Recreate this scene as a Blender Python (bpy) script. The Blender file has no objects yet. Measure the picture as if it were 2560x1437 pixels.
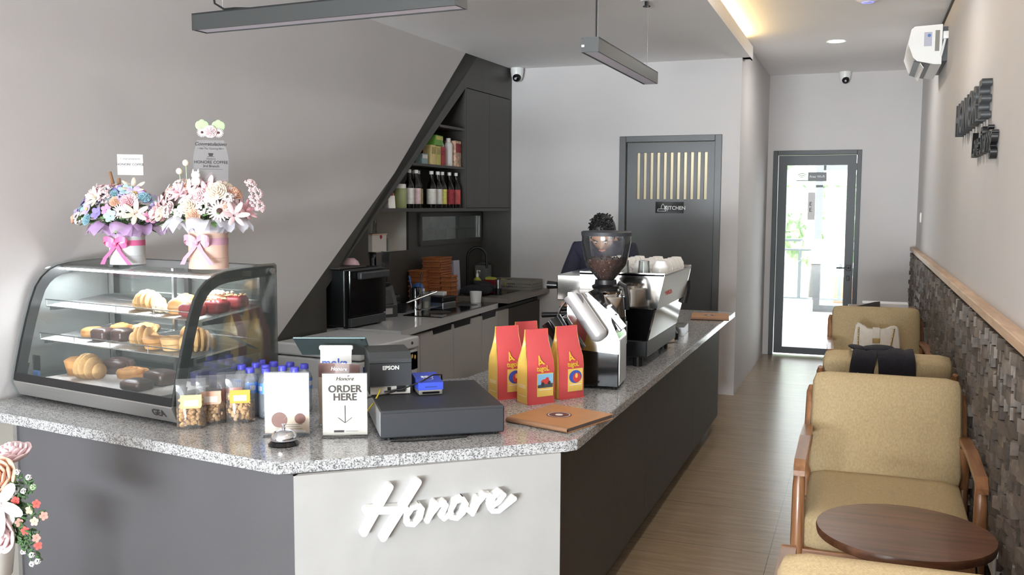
import bpy, bmesh, math, random
from mathutils import Vector, Matrix, Euler

random.seed(7)
C = bpy.context.scene.collection
R = math.radians
PI = math.pi

# ------------------------------------------------------------------ camera
YAW, PITCH, ROLL, FPX = R(20.567), R(-5.05), R(0.282), 2329.0
cam_data = bpy.data.cameras.new('camera')
cam = bpy.data.objects.new('camera', cam_data)
C.objects.link(cam)
cam_data.sensor_width = 36.0
cam_data.lens = 36.0 * FPX / 2560.0
cam_data.clip_start = 0.05
cam_data.clip_end = 200
f = Vector((-math.sin(YAW) * math.cos(PITCH), math.cos(YAW) * math.cos(PITCH), math.sin(PITCH)))
r0 = Vector((math.cos(YAW), math.sin(YAW), 0))
u0 = r0.cross(f)
rr = math.cos(ROLL) * r0 + math.sin(ROLL) * u0
uu = -math.sin(ROLL) * r0 + math.cos(ROLL) * u0
mw = Matrix((rr, uu, -f)).transposed().to_4x4()
mw.translation = Vector((0, 0, 1.55))
cam.matrix_world = mw
bpy.context.scene.camera = cam

# ------------------------------------------------------------------ light and exposure
sc = bpy.context.scene
sc.view_settings.view_transform = 'Standard'
sc.view_settings.look = 'None'
sc.view_settings.gamma = 1.0
sc.view_settings.use_curve_mapping = False
sc.view_settings.exposure = 0.36
sc.cycles.max_bounces = 10
sc.cycles.diffuse_bounces = 6
sc.cycles.glossy_bounces = 5
sc.cycles.transmission_bounces = 8
sc.cycles.transparent_max_bounces = 24
sc.cycles.sample_clamp_indirect = 6.0
sc.cycles.caustics_reflective = False
sc.cycles.caustics_refractive = False

world = bpy.data.worlds.new('daylight_sky')
sc.world = world
world.use_nodes = True
bg = world.node_tree.nodes['Background']
bg.inputs['Color'].default_value = (0.90, 0.95, 1.0, 1)
bg.inputs['Strength'].default_value = 4.5

def area_light(name, loc, rot, sx, sy, power, color=(1, 1, 1), spread=180):
    d = bpy.data.lights.new(name, 'AREA')
    d.shape = 'RECTANGLE'
    d.size, d.size_y = sx, sy
    d.energy = power
    d.color = color
    d.spread = R(spread)
    o = bpy.data.objects.new(name, d)
    o.location = loc
    o.rotation_euler = rot
    C.objects.link(o)
    return o

# daylight entering through the glazed shop front behind the camera
area_light('daylight_shopfront', (-1.35, -6.46, 1.45), (R(-90), 0, R(180)), 3.6, 2.6, 230, (0.86, 0.94, 1.0))
# daylight thrown up from the bright pavement outside
area_light('daylight_pavement', (-1.35, -6.30, 0.35), (R(-108), 0, R(180)), 3.4, 0.7, 760, (0.88, 0.95, 1.0))
# sun over the terrace behind the back door
sd = bpy.data.lights.new('sun', 'SUN')
sd.energy = 14.0
sd.angle = R(2)
so = bpy.data.objects.new('sun', sd)
so.rotation_euler = (R(-38), R(18), 0)
C.objects.link(so)

# ------------------------------------------------------------------ materials
def lin(c):
    return tuple((x / 12.92 if x <= 0.04045 else ((x + 0.055) / 1.055) ** 2.4) for x in c)

def rgb(r, g, b):
    return lin((r / 255, g / 255, b / 255)) + (1,)

M = {}
def new_mat(name):
    m = bpy.data.materials.new(name)
    m.use_nodes = True
    M[name] = m
    nt = m.node_tree
    return m, nt, nt.nodes['Principled BSDF']

def mat(name, col, rough=0.5, metal=0.0, noise=0.0, nscale=30.0, bump=0.0, bscale=80.0, coat=0.0, emit=None, estr=0.0, spec=0.5, stretch=(1, 1, 1)):
    m, nt, p = new_mat(name)
    c = rgb(*col)
    p.inputs['Base Color'].default_value = c
    p.inputs['Roughness'].default_value = rough
    p.inputs['Metallic'].default_value = metal
    p.inputs['Specular IOR Level'].default_value = spec
    p.inputs['Coat Weight'].default_value = coat
    if emit:
        p.inputs['Emission Color'].default_value = rgb(*emit)
        p.inputs['Emission Strength'].default_value = estr
    if noise or bump:
        tc = nt.nodes.new('ShaderNodeTexCoord')
        mp = nt.nodes.new('ShaderNodeMapping')
        mp.inputs['Scale'].default_value = stretch
        nt.links.new(tc.outputs['Object'], mp.inputs['Vector'])
    if noise:
        n = nt.nodes.new('ShaderNodeTexNoise')
        n.inputs['Scale'].default_value = nscale
        n.inputs['Detail'].default_value = 5
        nt.links.new(mp.outputs['Vector'], n.inputs['Vector'])
        rp = nt.nodes.new('ShaderNodeValToRGB')
        rp.color_ramp.elements[0].position = 0.3
        rp.color_ramp.elements[1].position = 0.7
        rp.color_ramp.elements[0].color = tuple(x * (1 - noise) for x in c[:3]) + (1,)
        rp.color_ramp.elements[1].color = tuple(min(1, x * (1 + noise)) for x in c[:3]) + (1,)
        nt.links.new(n.outputs['Fac'], rp.inputs['Fac'])
        nt.links.new(rp.outputs['Color'], p.inputs['Base Color'])
    if bump:
        n2 = nt.nodes.new('ShaderNodeTexNoise')
        n2.inputs['Scale'].default_value = bscale
        n2.inputs['Detail'].default_value = 4
        nt.links.new(mp.outputs['Vector'], n2.inputs['Vector'])
        b = nt.nodes.new('ShaderNodeBump')
        b.inputs['Strength'].default_value = bump
        b.inputs['Distance'].default_value = 0.01
        nt.links.new(n2.outputs['Fac'], b.inputs['Height'])
        nt.links.new(b.outputs['Normal'], p.inputs['Normal'])
    return m

def glass_mat(name, tint=(1, 1, 1), rough=0.0, gloss=1.0, alpha=0.0, acol=(255, 255, 255)):
    """thin clear sheet: mostly transparent, mirror-like towards grazing angles, alpha adds a milky share"""
    m = bpy.data.materials.new(name)
    m.use_nodes = True
    M[name] = m
    nt = m.node_tree
    nt.nodes.clear()
    out = nt.nodes.new('ShaderNodeOutputMaterial')
    tr = nt.nodes.new('ShaderNodeBsdfTransparent')
    tr.inputs['Color'].default_value = tint + (1,)
    gl = nt.nodes.new('ShaderNodeBsdfGlossy')
    gl.inputs['Roughness'].default_value = rough
    fr = nt.nodes.new('ShaderNodeFresnel')
    fr.inputs['IOR'].default_value = 1.45
    mu = nt.nodes.new('ShaderNodeMath')
    mu.operation = 'MULTIPLY'
    mu.inputs[1].default_value = gloss
    nt.links.new(fr.outputs['Fac'], mu.inputs[0])
    mx = nt.nodes.new('ShaderNodeMixShader')
    nt.links.new(mu.outputs['Value'], mx.inputs['Fac'])
    nt.links.new(tr.outputs['BSDF'], mx.inputs[1])
    nt.links.new(gl.outputs['BSDF'], mx.inputs[2])
    last = mx
    if alpha:
        df = nt.nodes.new('ShaderNodeBsdfDiffuse')
        df.inputs['Color'].default_value = rgb(*acol)
        m2 = nt.nodes.new('ShaderNodeMixShader')
        m2.inputs['Fac'].default_value = alpha
        nt.links.new(mx.outputs['Shader'], m2.inputs[1])
        nt.links.new(df.outputs['BSDF'], m2.inputs[2])
        last = m2
    nt.links.new(last.outputs['Shader'], out.inputs['Surface'])
    return m

def granite(name, dark, mid, light, scale=160, rough=0.18):
    m, nt, p = new_mat(name)
    tc = nt.nodes.new('ShaderNodeTexCoord')
    v = nt.nodes.new('ShaderNodeTexVoronoi')
    v.inputs['Scale'].default_value = scale
    nt.links.new(tc.outputs['Object'], v.inputs['Vector'])
    n = nt.nodes.new('ShaderNodeTexNoise')
    n.inputs['Scale'].default_value = scale * 0.9
    n.inputs['Detail'].default_value = 6
    n.inputs['Roughness'].default_value = 0.7
    nt.links.new(tc.outputs['Object'], n.inputs['Vector'])
    sp = nt.nodes.new('ShaderNodeSeparateColor')
    nt.links.new(v.outputs['Color'], sp.inputs['Color'])
    mx = nt.nodes.new('ShaderNodeMix')
    mx.data_type = 'FLOAT'
    mx.inputs['Factor'].default_value = 0.55
    nt.links.new(sp.outputs[0], mx.inputs['A'])
    nt.links.new(n.outputs['Fac'], mx.inputs['B'])
    rp = nt.nodes.new('ShaderNodeValToRGB')
    e = rp.color_ramp.elements
    e[0].position, e[0].color = 0.27, rgb(*dark)
    e[1].position, e[1].color = 0.72, rgb(*light)
    k = e.new(0.42)
    k.color = rgb(*mid)
    k = e.new(0.56)
    k.color = rgb(*light)
    nt.links.new(mx.outputs['Result'], rp.inputs['Fac'])
    nt.links.new(rp.outputs['Color'], p.inputs['Base Color'])
    p.inputs['Roughness'].default_value = rough
    p.inputs['Specular IOR Level'].default_value = 0.45
    return m

def wood(name, a, b, scale=6.0, rough=0.4, axis='X', dist=4.0, coat=0.0):
    m, nt, p = new_mat(name)
    tc = nt.nodes.new('ShaderNodeTexCoord')
    mp = nt.nodes.new('ShaderNodeMapping')
    s = {'X': (0.6, 6, 6), 'Y': (6, 0.6, 6), 'Z': (6, 6, 0.6)}[axis]
    mp.inputs['Scale'].default_value = s
    nt.links.new(tc.outputs['Object'], mp.inputs['Vector'])
    n = nt.nodes.new('ShaderNodeTexNoise')
    n.inputs['Scale'].default_value = scale
    n.inputs['Detail'].default_value = 6
    n.inputs['Distortion'].default_value = dist * 0.2
    nt.links.new(mp.outputs['Vector'], n.inputs['Vector'])
    rp = nt.nodes.new('ShaderNodeValToRGB')
    rp.color_ramp.elements[0].position = 0.32
    rp.color_ramp.elements[1].position = 0.68
    rp.color_ramp.elements[0].color = rgb(*a)
    rp.color_ramp.elements[1].color = rgb(*b)
    nt.links.new(n.outputs['Fac'], rp.inputs['Fac'])
    nt.links.new(rp.outputs['Color'], p.inputs['Base Color'])
    p.inputs['Roughness'].default_value = rough
    p.inputs['Coat Weight'].default_value = coat
    return m

def plank_tiles(name, a, b, grout, tw, th, rough=0.22):
    m, nt, p = new_mat(name)
    tc = nt.nodes.new('ShaderNodeTexCoord')
    mp = nt.nodes.new('ShaderNodeMapping')
    mp.inputs['Location'].default_value = (0.34, 0.0, 0)
    nt.links.new(tc.outputs['Object'], mp.inputs['Vector'])
    br = nt.nodes.new('ShaderNodeTexBrick')
    br.offset = 0.0
    br.inputs['Scale'].default_value = 1.0
    br.inputs['Brick Width'].default_value = tw
    br.inputs['Row Height'].default_value = th
    br.inputs['Mortar Size'].default_value = 0.0016
    br.inputs['Color1'].default_value = (0.9, 0.9, 0.9, 1)
    br.inputs['Color2'].default_value = (1.0, 1.0, 1.0, 1)
    br.inputs['Mortar'].default_value = rgb(*grout)
    nt.links.new(mp.outputs['Vector'], br.inputs['Vector'])
    mp2 = nt.nodes.new('ShaderNodeMapping')
    mp2.inputs['Scale'].default_value = (0.7, 9, 1)
    nt.links.new(tc.outputs['Object'], mp2.inputs['Vector'])
    n = nt.nodes.new('ShaderNodeTexNoise')
    n.inputs['Scale'].default_value = 5
    n.inputs['Detail'].default_value = 7
    n.inputs['Distortion'].default_value = 0.6
    nt.links.new(mp2.outputs['Vector'], n.inputs['Vector'])
    rp = nt.nodes.new('ShaderNodeValToRGB')
    rp.color_ramp.elements[0].position = 0.3
    rp.color_ramp.elements[1].position = 0.7
    rp.color_ramp.elements[0].color = rgb(*a)
    rp.color_ramp.elements[1].color = rgb(*b)
    nt.links.new(n.outputs['Fac'], rp.inputs['Fac'])
    mx = nt.nodes.new('ShaderNodeMix')
    mx.data_type = 'RGBA'
    mx.blend_type = 'MULTIPLY'
    mx.inputs['Factor'].default_value = 1.0
    nt.links.new(rp.outputs['Color'], mx.inputs[6])
    nt.links.new(br.outputs['Color'], mx.inputs[7])
    nt.links.new(mx.outputs[2], p.inputs['Base Color'])
    p.inputs['Roughness'].default_value = rough
    return m

mat('wall_paint', (200, 197, 196), 0.75, noise=0.02, nscale=2, bump=0.03, bscale=120)
mat('ceiling_paint', (244, 243, 243), 0.8, noise=0.02, nscale=1.5)
mat('dark_laminate', (66, 64, 60), 0.42, noise=0.08, nscale=14, stretch=(1, 1, 0.1))
mat('dark_inside', (58, 57, 54), 0.5)
mat('door_paint', (82, 83, 84), 0.38, noise=0.10, nscale=3)
mat('grey_panel', (80, 80, 83), 0.34, noise=0.03, nscale=3, spec=0.8)
mat('brown_panel', (58, 53, 48), 0.55, noise=0.12, nscale=9, stretch=(6, 6, 0.6))
mat('cement_board', (162, 161, 159), 0.55, noise=0.05, nscale=5, bump=0.03)
granite('granite', (84, 84, 85), (142, 142, 142), (182, 182, 182), 270, 0.15)
mat('quartz_top', (190, 190, 190), 0.12, noise=0.03, nscale=60)
mat('taupe_top', (120, 114, 104), 0.3, noise=0.05, nscale=40)
mat('light_cabinet', (184, 181, 178), 0.45)
plank_tiles('floor_tiles', (134, 114, 90), (152, 132, 106), (112, 96, 76), 1.2, 0.6, 0.27)
mat('terrace_tiles', (205, 205, 202), 0.4, noise=0.04, nscale=2)
wood('ledge_wood', (176, 146, 118), (204, 176, 148), 5, 0.5, 'Y')
wood('teak', (112, 74, 48), (152, 108, 74), 5, 0.32, 'Z', coat=0.25)
wood('teak_x', (112, 74, 48), (152, 108, 74), 5, 0.32, 'X', coat=0.25)
wood('teak_y', (112, 74, 48), (152, 108, 74), 5, 0.32, 'Y', coat=0.25)
wood('walnut', (74, 46, 32), (112, 74, 52), 5, 0.3, 'X', coat=0.2)
mat('mustard_fabric', (170, 150, 114), 0.9, noise=0.13, nscale=160, bump=0.25, bscale=420, stretch=(1, 1, 0.5))
mat('black_metal', (24, 24, 26), 0.4, 0.3)
mat('black_aluminium', (28, 30, 32), 0.4, 0.2)
mat('black_plastic', (20, 20, 22), 0.35)
mat('black_gloss', (12, 12, 14), 0.08)
mat('charcoal_powder', (46, 48, 52), 0.55)
mat('dark_grey_plastic', (58, 60, 62), 0.45)
mat('lamp_body', (70, 72, 72), 0.4, 0.4)
mat('lamp_diffuser', (214, 210, 222), 0.6)
mat('steel', (196, 196, 196), 0.28, 1.0, noise=0.05, nscale=20, stretch=(1, 1, 12))
mat('brushed_steel', (168, 166, 163), 0.38, 0.7, noise=0.06, nscale=30, stretch=(0.3, 1, 20))
mat('chrome', (225, 225, 228), 0.05, 1.0)
mat('mirror_steel', (205, 203, 200), 0.08, 1.0)
mat('silver_paint', (206, 206, 208), 0.3, 0.6)
mat('gold_metal', (190, 160, 110), 0.25, 1.0)
mat('white_plastic', (232, 232, 230), 0.35)
mat('off_white', (214, 210, 200), 0.5)
mat('white_enamel', (205, 205, 205), 0.3)
mat('white_ceramic', (236, 234, 230), 0.15)
mat('white_paper', (228, 228, 228), 0.6)
mat('cream_paper', (230, 224, 210), 0.6)
mat('beige_paper', (222, 200, 176), 0.6)
mat('brown_paper', (120, 72, 56), 0.5)
mat('ink_dark', (58, 52, 52), 0.6)
mat('ink_grey', (120, 120, 124), 0.6)
mat('ink_blue', (48, 92, 190), 0.5)
mat('logo_blue', (40, 62, 130), 0.5)
mat('logo_green', (52, 96, 56), 0.5)
mat('kraft_cover', (176, 128, 84), 0.5, noise=0.06, nscale=12, stretch=(1, 8, 8))
mat('kraft_spine', (140, 104, 78), 0.35)
mat('page_dark', (88, 78, 74), 0.6)
mat('logo_brown', (92, 52, 46), 0.5)
mat('red_foil', (196, 78, 80), 0.42, noise=0.05, nscale=8, bump=0.08, bscale=14)
mat('yellow_foil', (214, 174, 84), 0.32, noise=0.05, nscale=8, bump=0.1, bscale=14)
mat('yellow_ink', (214, 168, 62), 0.5)
mat('card_yellow', (222, 186, 96), 0.5)
mat('card_blue', (60, 82, 160), 0.5)
mat('card_sky', (130, 185, 220), 0.5)
mat('card_road', (70, 76, 84), 0.5)
mat('card_red', (196, 64, 60), 0.5)
mat('device_blue', (62, 82, 196), 0.35)
mat('cap_blue', (78, 78, 200), 0.4)
mat('label_blue', (96, 150, 228), 0.4)
mat('cable_yellow', (214, 196, 60), 0.5)
mat('coffee_bean', (74, 44, 30), 0.35, noise=0.25, nscale=60)
mat('nut', (218, 174, 118), 0.5, noise=0.15, nscale=40)
mat('pastry', (196, 140, 80), 0.5, noise=0.2, nscale=25, bump=0.2, bscale=60)
mat('pastry_light', (214, 170, 112), 0.55, noise=0.18, nscale=30, bump=0.3, bscale=70)
mat('pastry_dark', (120, 76, 48), 0.4, noise=0.2, nscale=25, bump=0.2)
mat('chocolate', (72, 46, 40), 0.35, noise=0.2, nscale=30)
mat('red_velvet', (130, 30, 36), 0.5, noise=0.15, nscale=40)
mat('sugar', (226, 214, 190), 0.7, noise=0.1, nscale=80, bump=0.4, bscale=160)
mat('purple_pack', (66, 58, 96), 0.4, noise=0.15, nscale=15)
mat('patterned_paper', (226, 224, 224), 0.6, noise=0.1, nscale=80)
mat('black_deck', (34, 36, 38), 0.35)
mat('leaf_green', (104, 138, 86), 0.6, noise=0.15, nscale=20)
mat('leaf_dark', (62, 92, 52), 0.6, noise=0.2, nscale=20)
mat('leaf_pale', (170, 202, 150), 0.7)
for nm, c in dict(pink=(222, 172, 180), pale_pink=(228, 202, 205), white_petal=(226, 220, 218), cream=(226, 214, 196), lavender=(186, 172, 216), violet=(140, 128, 196), aqua=(166, 194, 202), teal=(134, 172, 184), hot_pink=(224, 148, 184), coral=(206, 128, 116), peach=(216, 170, 146), blush_vase=(218, 184, 168), white_vase=(212, 216, 216), dusty_red=(190, 74, 66)).items():
    mat(nm, c, 0.65, noise=0.04, nscale=30)
mat('ribbon_pink', (226, 112, 160), 0.28)
mat('ribbon_pale', (208, 160, 180), 0.25)
mat('flower_eye', (70, 46, 40), 0.7)
glass_mat('tulle_lavender', (0.95, 0.9, 0.98), 0.4, 0.3, 0.55, (214, 178, 228))
glass_mat('tulle_white', (0.97, 0.97, 1.0), 0.4, 0.3, 0.55, (232, 234, 244))
glass_mat('glass_clear', (0.97, 0.985, 0.98))
glass_mat('glass_case', (0.95, 0.97, 0.965), 0.0, 0.85, 0.035, (220, 235, 232))
glass_mat('glass_smoke', (0.91, 0.91, 0.91), 0.0, 1.3, 0.03, (190, 190, 195))
glass_mat('glass_cup', (0.88, 0.90, 0.89), 0.02, 1.6, 0.12, (225, 230, 228))
glass_mat('glass_cabinet', (0.95, 0.97, 0.96), 0.02, 0.8, 0.05, (200, 210, 205))
glass_mat('acrylic', (0.98, 0.985, 0.99), 0.0, 0.8, 0.02)
glass_mat('acrylic_plate', (0.9, 0.9, 0.9), 0.0, 0.6, 0.12, (200, 200, 205))
glass_mat('pouch_film', (0.97, 0.97, 0.97), 0.1, 1.5, 0.05)
glass_mat('pet_plastic', (0.92, 0.95, 0.97), 0.05, 1.6, 0.20, (225, 232, 240))
glass_mat('bottle_glass', (0.45, 0.44, 0.42), 0.02, 1.4, 0.08, (40, 30, 26))
mat('tablet_back', (86, 104, 104), 0.35, 0.5)
mat('case_back', (176, 182, 180), 0.4)
mat('emission_warm', (255, 226, 160), 0.5, emit=(255, 214, 140), estr=100)
mat('emission_lamp', (255, 250, 240), 0.5, emit=(255, 248, 236), estr=40)
mat('emission_led', (255, 255, 255), 0.5, emit=(245, 250, 255), estr=45)
mat('blue_led', (120, 120, 255), 0.5, emit=(110, 110, 255), estr=2)
mat('skin', (196, 148, 118), 0.55, noise=0.04, nscale=20)
mat('hair_black', (18, 16, 16), 0.5, noise=0.2, nscale=60)
mat('navy_cloth', (34, 34, 50), 0.9, noise=0.12, nscale=60, bump=0.2)
mat('dark_cloth', (30, 28, 34), 0.9, noise=0.15, nscale=80, bump=0.2)
mat('dark_trousers', (34, 34, 38), 0.9)
mat('bag_leather', (206, 196, 182), 0.5, noise=0.05, nscale=30, bump=0.1)
mat('wicker', (160, 96, 54), 0.6, noise=0.35, nscale=40, bump=0.5, bscale=90, stretch=(1, 1, 8))
mat('sponge_blue', (66, 110, 180), 0.5)
mat('lilac_plastic', (176, 176, 190), 0.4)
mat('red_plastic', (130, 36, 44), 0.4)
mat('lime', (176, 180, 70), 0.5)
mat('grey_plastic', (128, 124, 116), 0.5)
mat('pink_ceramic', (214, 178, 186), 0.3)
mat('syrup_dark', (36, 26, 22), 0.15)
mat('label_white', (222, 220, 214), 0.6, noise=0.12, nscale=40)
mat('label_pink', (220, 196, 196), 0.6, noise=0.2, nscale=40)
mat('label_gold', (178, 164, 110), 0.6, noise=0.3, nscale=45)
mat('label_yellow', (212, 208, 110), 0.6, noise=0.2, nscale=40)
mat('label_red', (196, 90, 90), 0.6, noise=0.35, nscale=45)
mat('label_crimson', (160, 50, 62), 0.6, noise=0.4, nscale=45)
mat('carton_green', (110, 170, 66), 0.5, noise=0.1, nscale=20)
mat('carton_yellow', (226, 204, 140), 0.5, noise=0.1, nscale=20)
mat('carton_lime', (200, 192, 110), 0.5, noise=0.1, nscale=20)
mat('carton_red', (170, 52, 54), 0.5, noise=0.1, nscale=20)
mat('carton_pattern', (214, 178, 150), 0.5, noise=0.55, nscale=35)
mat('carton_teal', (150, 176, 176), 0.5)
mat('carton_white', (232, 229, 222), 0.6)
mat('jar_green', (150, 160, 110), 0.4)
mat('kitchen_paint', (222, 217, 198), 0.8)
mat('stone_a', (98, 88, 80), 0.75, noise=0.22, nscale=26, bump=0.6, bscale=40)
mat('stone_b', (82, 74, 67), 0.7, noise=0.22, nscale=26, bump=0.6, bscale=40)
mat('stone_c', (114, 104, 95), 0.65, noise=0.2, nscale=26, bump=0.6, bscale=40)
mat('grout', (46, 42, 40), 0.9)
mat('foliage', (150, 178, 138), 0.6, noise=0.3, nscale=6)
mat('foliage_light', (184, 202, 172), 0.6, noise=0.3, nscale=6)
mat('outdoor_wall', (150, 150, 146), 0.8)
mat('outdoor_ground', (160, 168, 130), 0.9)
mat('railing_grey', (96, 104, 106), 0.5)
mat('crate_tan', (170, 130, 100), 0.7)
# ------------------------------------------------------------------ helpers
class MB:
    def __init__(self):
        self.bm = bmesh.new()

    def _xf(self, vs, loc=None, rot=None):
        if rot is not None:
            bmesh.ops.rotate(self.bm, verts=vs, cent=(0, 0, 0), matrix=Euler(rot).to_matrix())
        if loc is not None:
            bmesh.ops.translate(self.bm, verts=vs, vec=loc)

    def box(self, x0, x1, y0, y1, z0, z1, bev=0.0, seg=2):
        return self.boxc(((x0 + x1) / 2, (y0 + y1) / 2, (z0 + z1) / 2), (abs(x1 - x0), abs(y1 - y0), abs(z1 - z0)), None, bev, seg)

    def boxc(self, c, s, rot=None, bev=0.0, seg=2):
        g = bmesh.ops.create_cube(self.bm, size=1.0)
        vs = g['verts']
        bmesh.ops.scale(self.bm, verts=vs, vec=s)
        if bev > 0:
            b = min(bev, min(s) * 0.49)
            es = list({e for v in vs for e in v.link_edges})
            res = bmesh.ops.bevel(self.bm, geom=es, offset=b, segments=seg, affect='EDGES', profile=0.5)
            vs = list({v for fc in res['faces'] for v in fc.verts} | {v for v in vs if v.is_valid})
        self._xf(vs, c, rot)
        return self

    def cyl(self, c, r, h, r2=None, seg=24, rot=None, caps=True):
        """axis along local Z, c is the centre of the base before rotation about c"""
        g = bmesh.ops.create_cone(self.bm, cap_ends=caps, segments=seg, radius1=r, radius2=r if r2 is None else r2, depth=h)
        vs = g['verts']
        bmesh.ops.translate(self.bm, verts=vs, vec=(0, 0, h / 2))
        self._xf(vs, c, rot)
        return self

    def sphere(self, c, s, rot=None, u=16, v=10):
        g = bmesh.ops.create_uvsphere(self.bm, u_segments=u, v_segments=v, radius=1.0)
        vs = g['verts']
        bmesh.ops.scale(self.bm, verts=vs, vec=s if hasattr(s, '__len__') else (s, s, s))
        self._xf(vs, c, rot)
        return self

    def ico(self, c, s, rot=None, sub=1):
        g = bmesh.ops.create_icosphere(self.bm, subdivisions=sub, radius=1.0)
        vs = g['verts']
        bmesh.ops.scale(self.bm, verts=vs, vec=s if hasattr(s, '__len__') else (s, s, s))
        self._xf(vs, c, rot)
        return self

    def lathe(self, prof, c=(0, 0, 0), seg=28, rot=None, cap0=False, cap1=False, wob=None):
        rings = []
        for (r, z) in prof:
            ring = []
            for i in range(seg):
                a = 2 * PI * i / seg
                k = 1.0 if wob is None else 1 + wob(a, z)
                ring.append(self.bm.verts.new((r * k * math.cos(a), r * k * math.sin(a), z)))
            rings.append(ring)
        for a, b in zip(rings[:-1], rings[1:]):
            for i in range(seg):
                j = (i + 1) % seg
                self.bm.faces.new((a[i], a[j], b[j], b[i]))
        if cap0:
            self.bm.faces.new(list(reversed(rings[0])))
        if cap1:
            self.bm.faces.new(rings[-1])
        self._xf([v for q in rings for v in q], c, rot)
        return self

    def tube(self, pts, r, seg=8, caps=True):
        pts = [Vector(p) for p in pts]
        rings = []
        up = Vector((0, 0, 1))
        for i, p in enumerate(pts):
            if i == 0:
                t = pts[1] - p
            elif i == len(pts) - 1:
                t = p - pts[i - 1]
            else:
                t = (pts[i + 1] - p).normalized() + (p - pts[i - 1]).normalized()
            t = t.normalized() if t.length > 1e-9 else Vector((0, 0, 1))
            if i == 0:
                n = t.cross(up)
                if n.length < 1e-3:
                    n = t.cross(Vector((1, 0, 0)))
            else:
                n = n - t * n.dot(t)
                if n.length < 1e-6:
                    n = t.cross(up)
            n = n.normalized()
            b = t.cross(n)
            rad = r[i] if hasattr(r, '__len__') else r
            rings.append([self.bm.verts.new(p + rad * (math.cos(2 * PI * k / seg) * n + math.sin(2 * PI * k / seg) * b)) for k in range(seg)])
        for a, b in zip(rings[:-1], rings[1:]):
            for k in range(seg):
                j = (k + 1) % seg
                self.bm.faces.new((a[k], a[j], b[j], b[k]))
        if caps:
            self.bm.faces.new(list(reversed(rings[0])))
            self.bm.faces.new(rings[-1])
        return self

    def prism(self, poly, lo, hi, plane='xz'):
        """extrude a 2-D polygon: plane 'xz' along y, 'yz' along x, 'xy' along z"""
        def P(a, b, t):
            return {'xz': (a, t, b), 'yz': (t, a, b), 'xy': (a, b, t)}[plane]
        v0 = [self.bm.verts.new(P(a, b, lo)) for a, b in poly]
        v1 = [self.bm.verts.new(P(a, b, hi)) for a, b in poly]
        n = len(poly)
        self.bm.faces.new(v0)
        self.bm.faces.new(list(reversed(v1)))
        for i in range(n):
            j = (i + 1) % n
            self.bm.faces.new((v0[j], v0[i], v1[i], v1[j]))
        return self

    def quad(self, *p):
        self.bm.faces.new([self.bm.verts.new(q) for q in p])
        return self

    def strip(self, prof, x0, x1):
        """open sheet: profile in (y,z) swept from x0 to x1"""
        a = [self.bm.verts.new((x0, y, z)) for y, z in prof]
        b = [self.bm.verts.new((x1, y, z)) for y, z in prof]
        for i in range(len(prof) - 1):
            self.bm.faces.new((a[i], b[i], b[i + 1], a[i + 1]))
        return self

    def ring(self, outer, inner, lo, hi, plane='yz'):
        """band between two open outlines of the same count, with thickness"""
        n = len(outer)
        for i in range(n - 1):
            self.prism([outer[i], outer[i + 1], inner[i + 1], inner[i]], lo, hi, plane)
        return self

    def cushion(self, c, s, r=0.03, puff=0.015, rot=None, n=10, axis=2):
        n = n + 1
        key = {}
        def V(i, j, k):
            q = (i, j, k)
            if q not in key:
                key[q] = self.bm.verts.new((i / n * 2 - 1, j / n * 2 - 1, k / n * 2 - 1))
            return key[q]
        for i in range(n):
            for j in range(n):
                for e in (0, n):
                    self.bm.faces.new((V(i, j, e), V(i + 1, j, e), V(i + 1, j + 1, e), V(i, j + 1, e)))
                    self.bm.faces.new((V(i, e, j), V(i + 1, e, j), V(i + 1, e, j + 1), V(i, e, j + 1)))
                    self.bm.faces.new((V(e, i, j), V(e, i + 1, j), V(e, i + 1, j + 1), V(e, i, j + 1)))
        allv = set(key.values())
        h = [q / 2 for q in s]
        oth = [i for i in range(3) if i != axis]
        for v in allv:
            p = [v.co[i] * h[i] for i in range(3)]
            core = [max(-(h[i] - r), min(h[i] - r, p[i])) for i in range(3)]
            d = Vector([p[i] - core[i] for i in range(3)])
            if d.length > 1e-9:
                d = d.normalized() * r
            q = [core[i] + d[i] for i in range(3)]
            k = (1 - (v.co[oth[0]]) ** 2) * (1 - (v.co[oth[1]]) ** 2)
            q[axis] += math.copysign(puff * max(k, 0) ** 0.6, q[axis]) * min(1, abs(v.co[axis]) * 1.0)
            v.co = q
        self._xf(list(allv), c, rot)
        return self

    def stroke(self, pts, w, d, y0=0.0, z0=0.0, seg=6):
        """flat pen stroke in the local XZ plane with rounded ends, standing d proud towards -Y"""
        pts = [Vector((a, b)) for a, b in pts]
        q = [pts[0]]
        for a, b in zip(pts[:-1], pts[1:]):
            k = max(1, int((b - a).length / (w * 0.5)))
            for i in range(1, k + 1):
                q.append(a + (b - a) * i / k)
        left, right = [], []
        for i, p in enumerate(q):
            t = (q[min(i + 1, len(q) - 1)] - q[max(i - 1, 0)]).normalized()
            nn = Vector((-t.y, t.x)) * w / 2
            left.append(p + nn)
            right.append(p - nn)
        for i in range(len(q) - 1):
            self.prism([left[i], left[i + 1], right[i + 1], right[i]], y0 - d, y0, 'xz')
        for p in q:
            self.prism([(p.x + w / 2 * math.cos(2 * PI * k / 14), p.y + w / 2 * math.sin(2 * PI * k / 14)) for k in range(14)], y0 - d + random.uniform(-0.00015, 0.00015), y0, 'xz')
        return self

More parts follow.
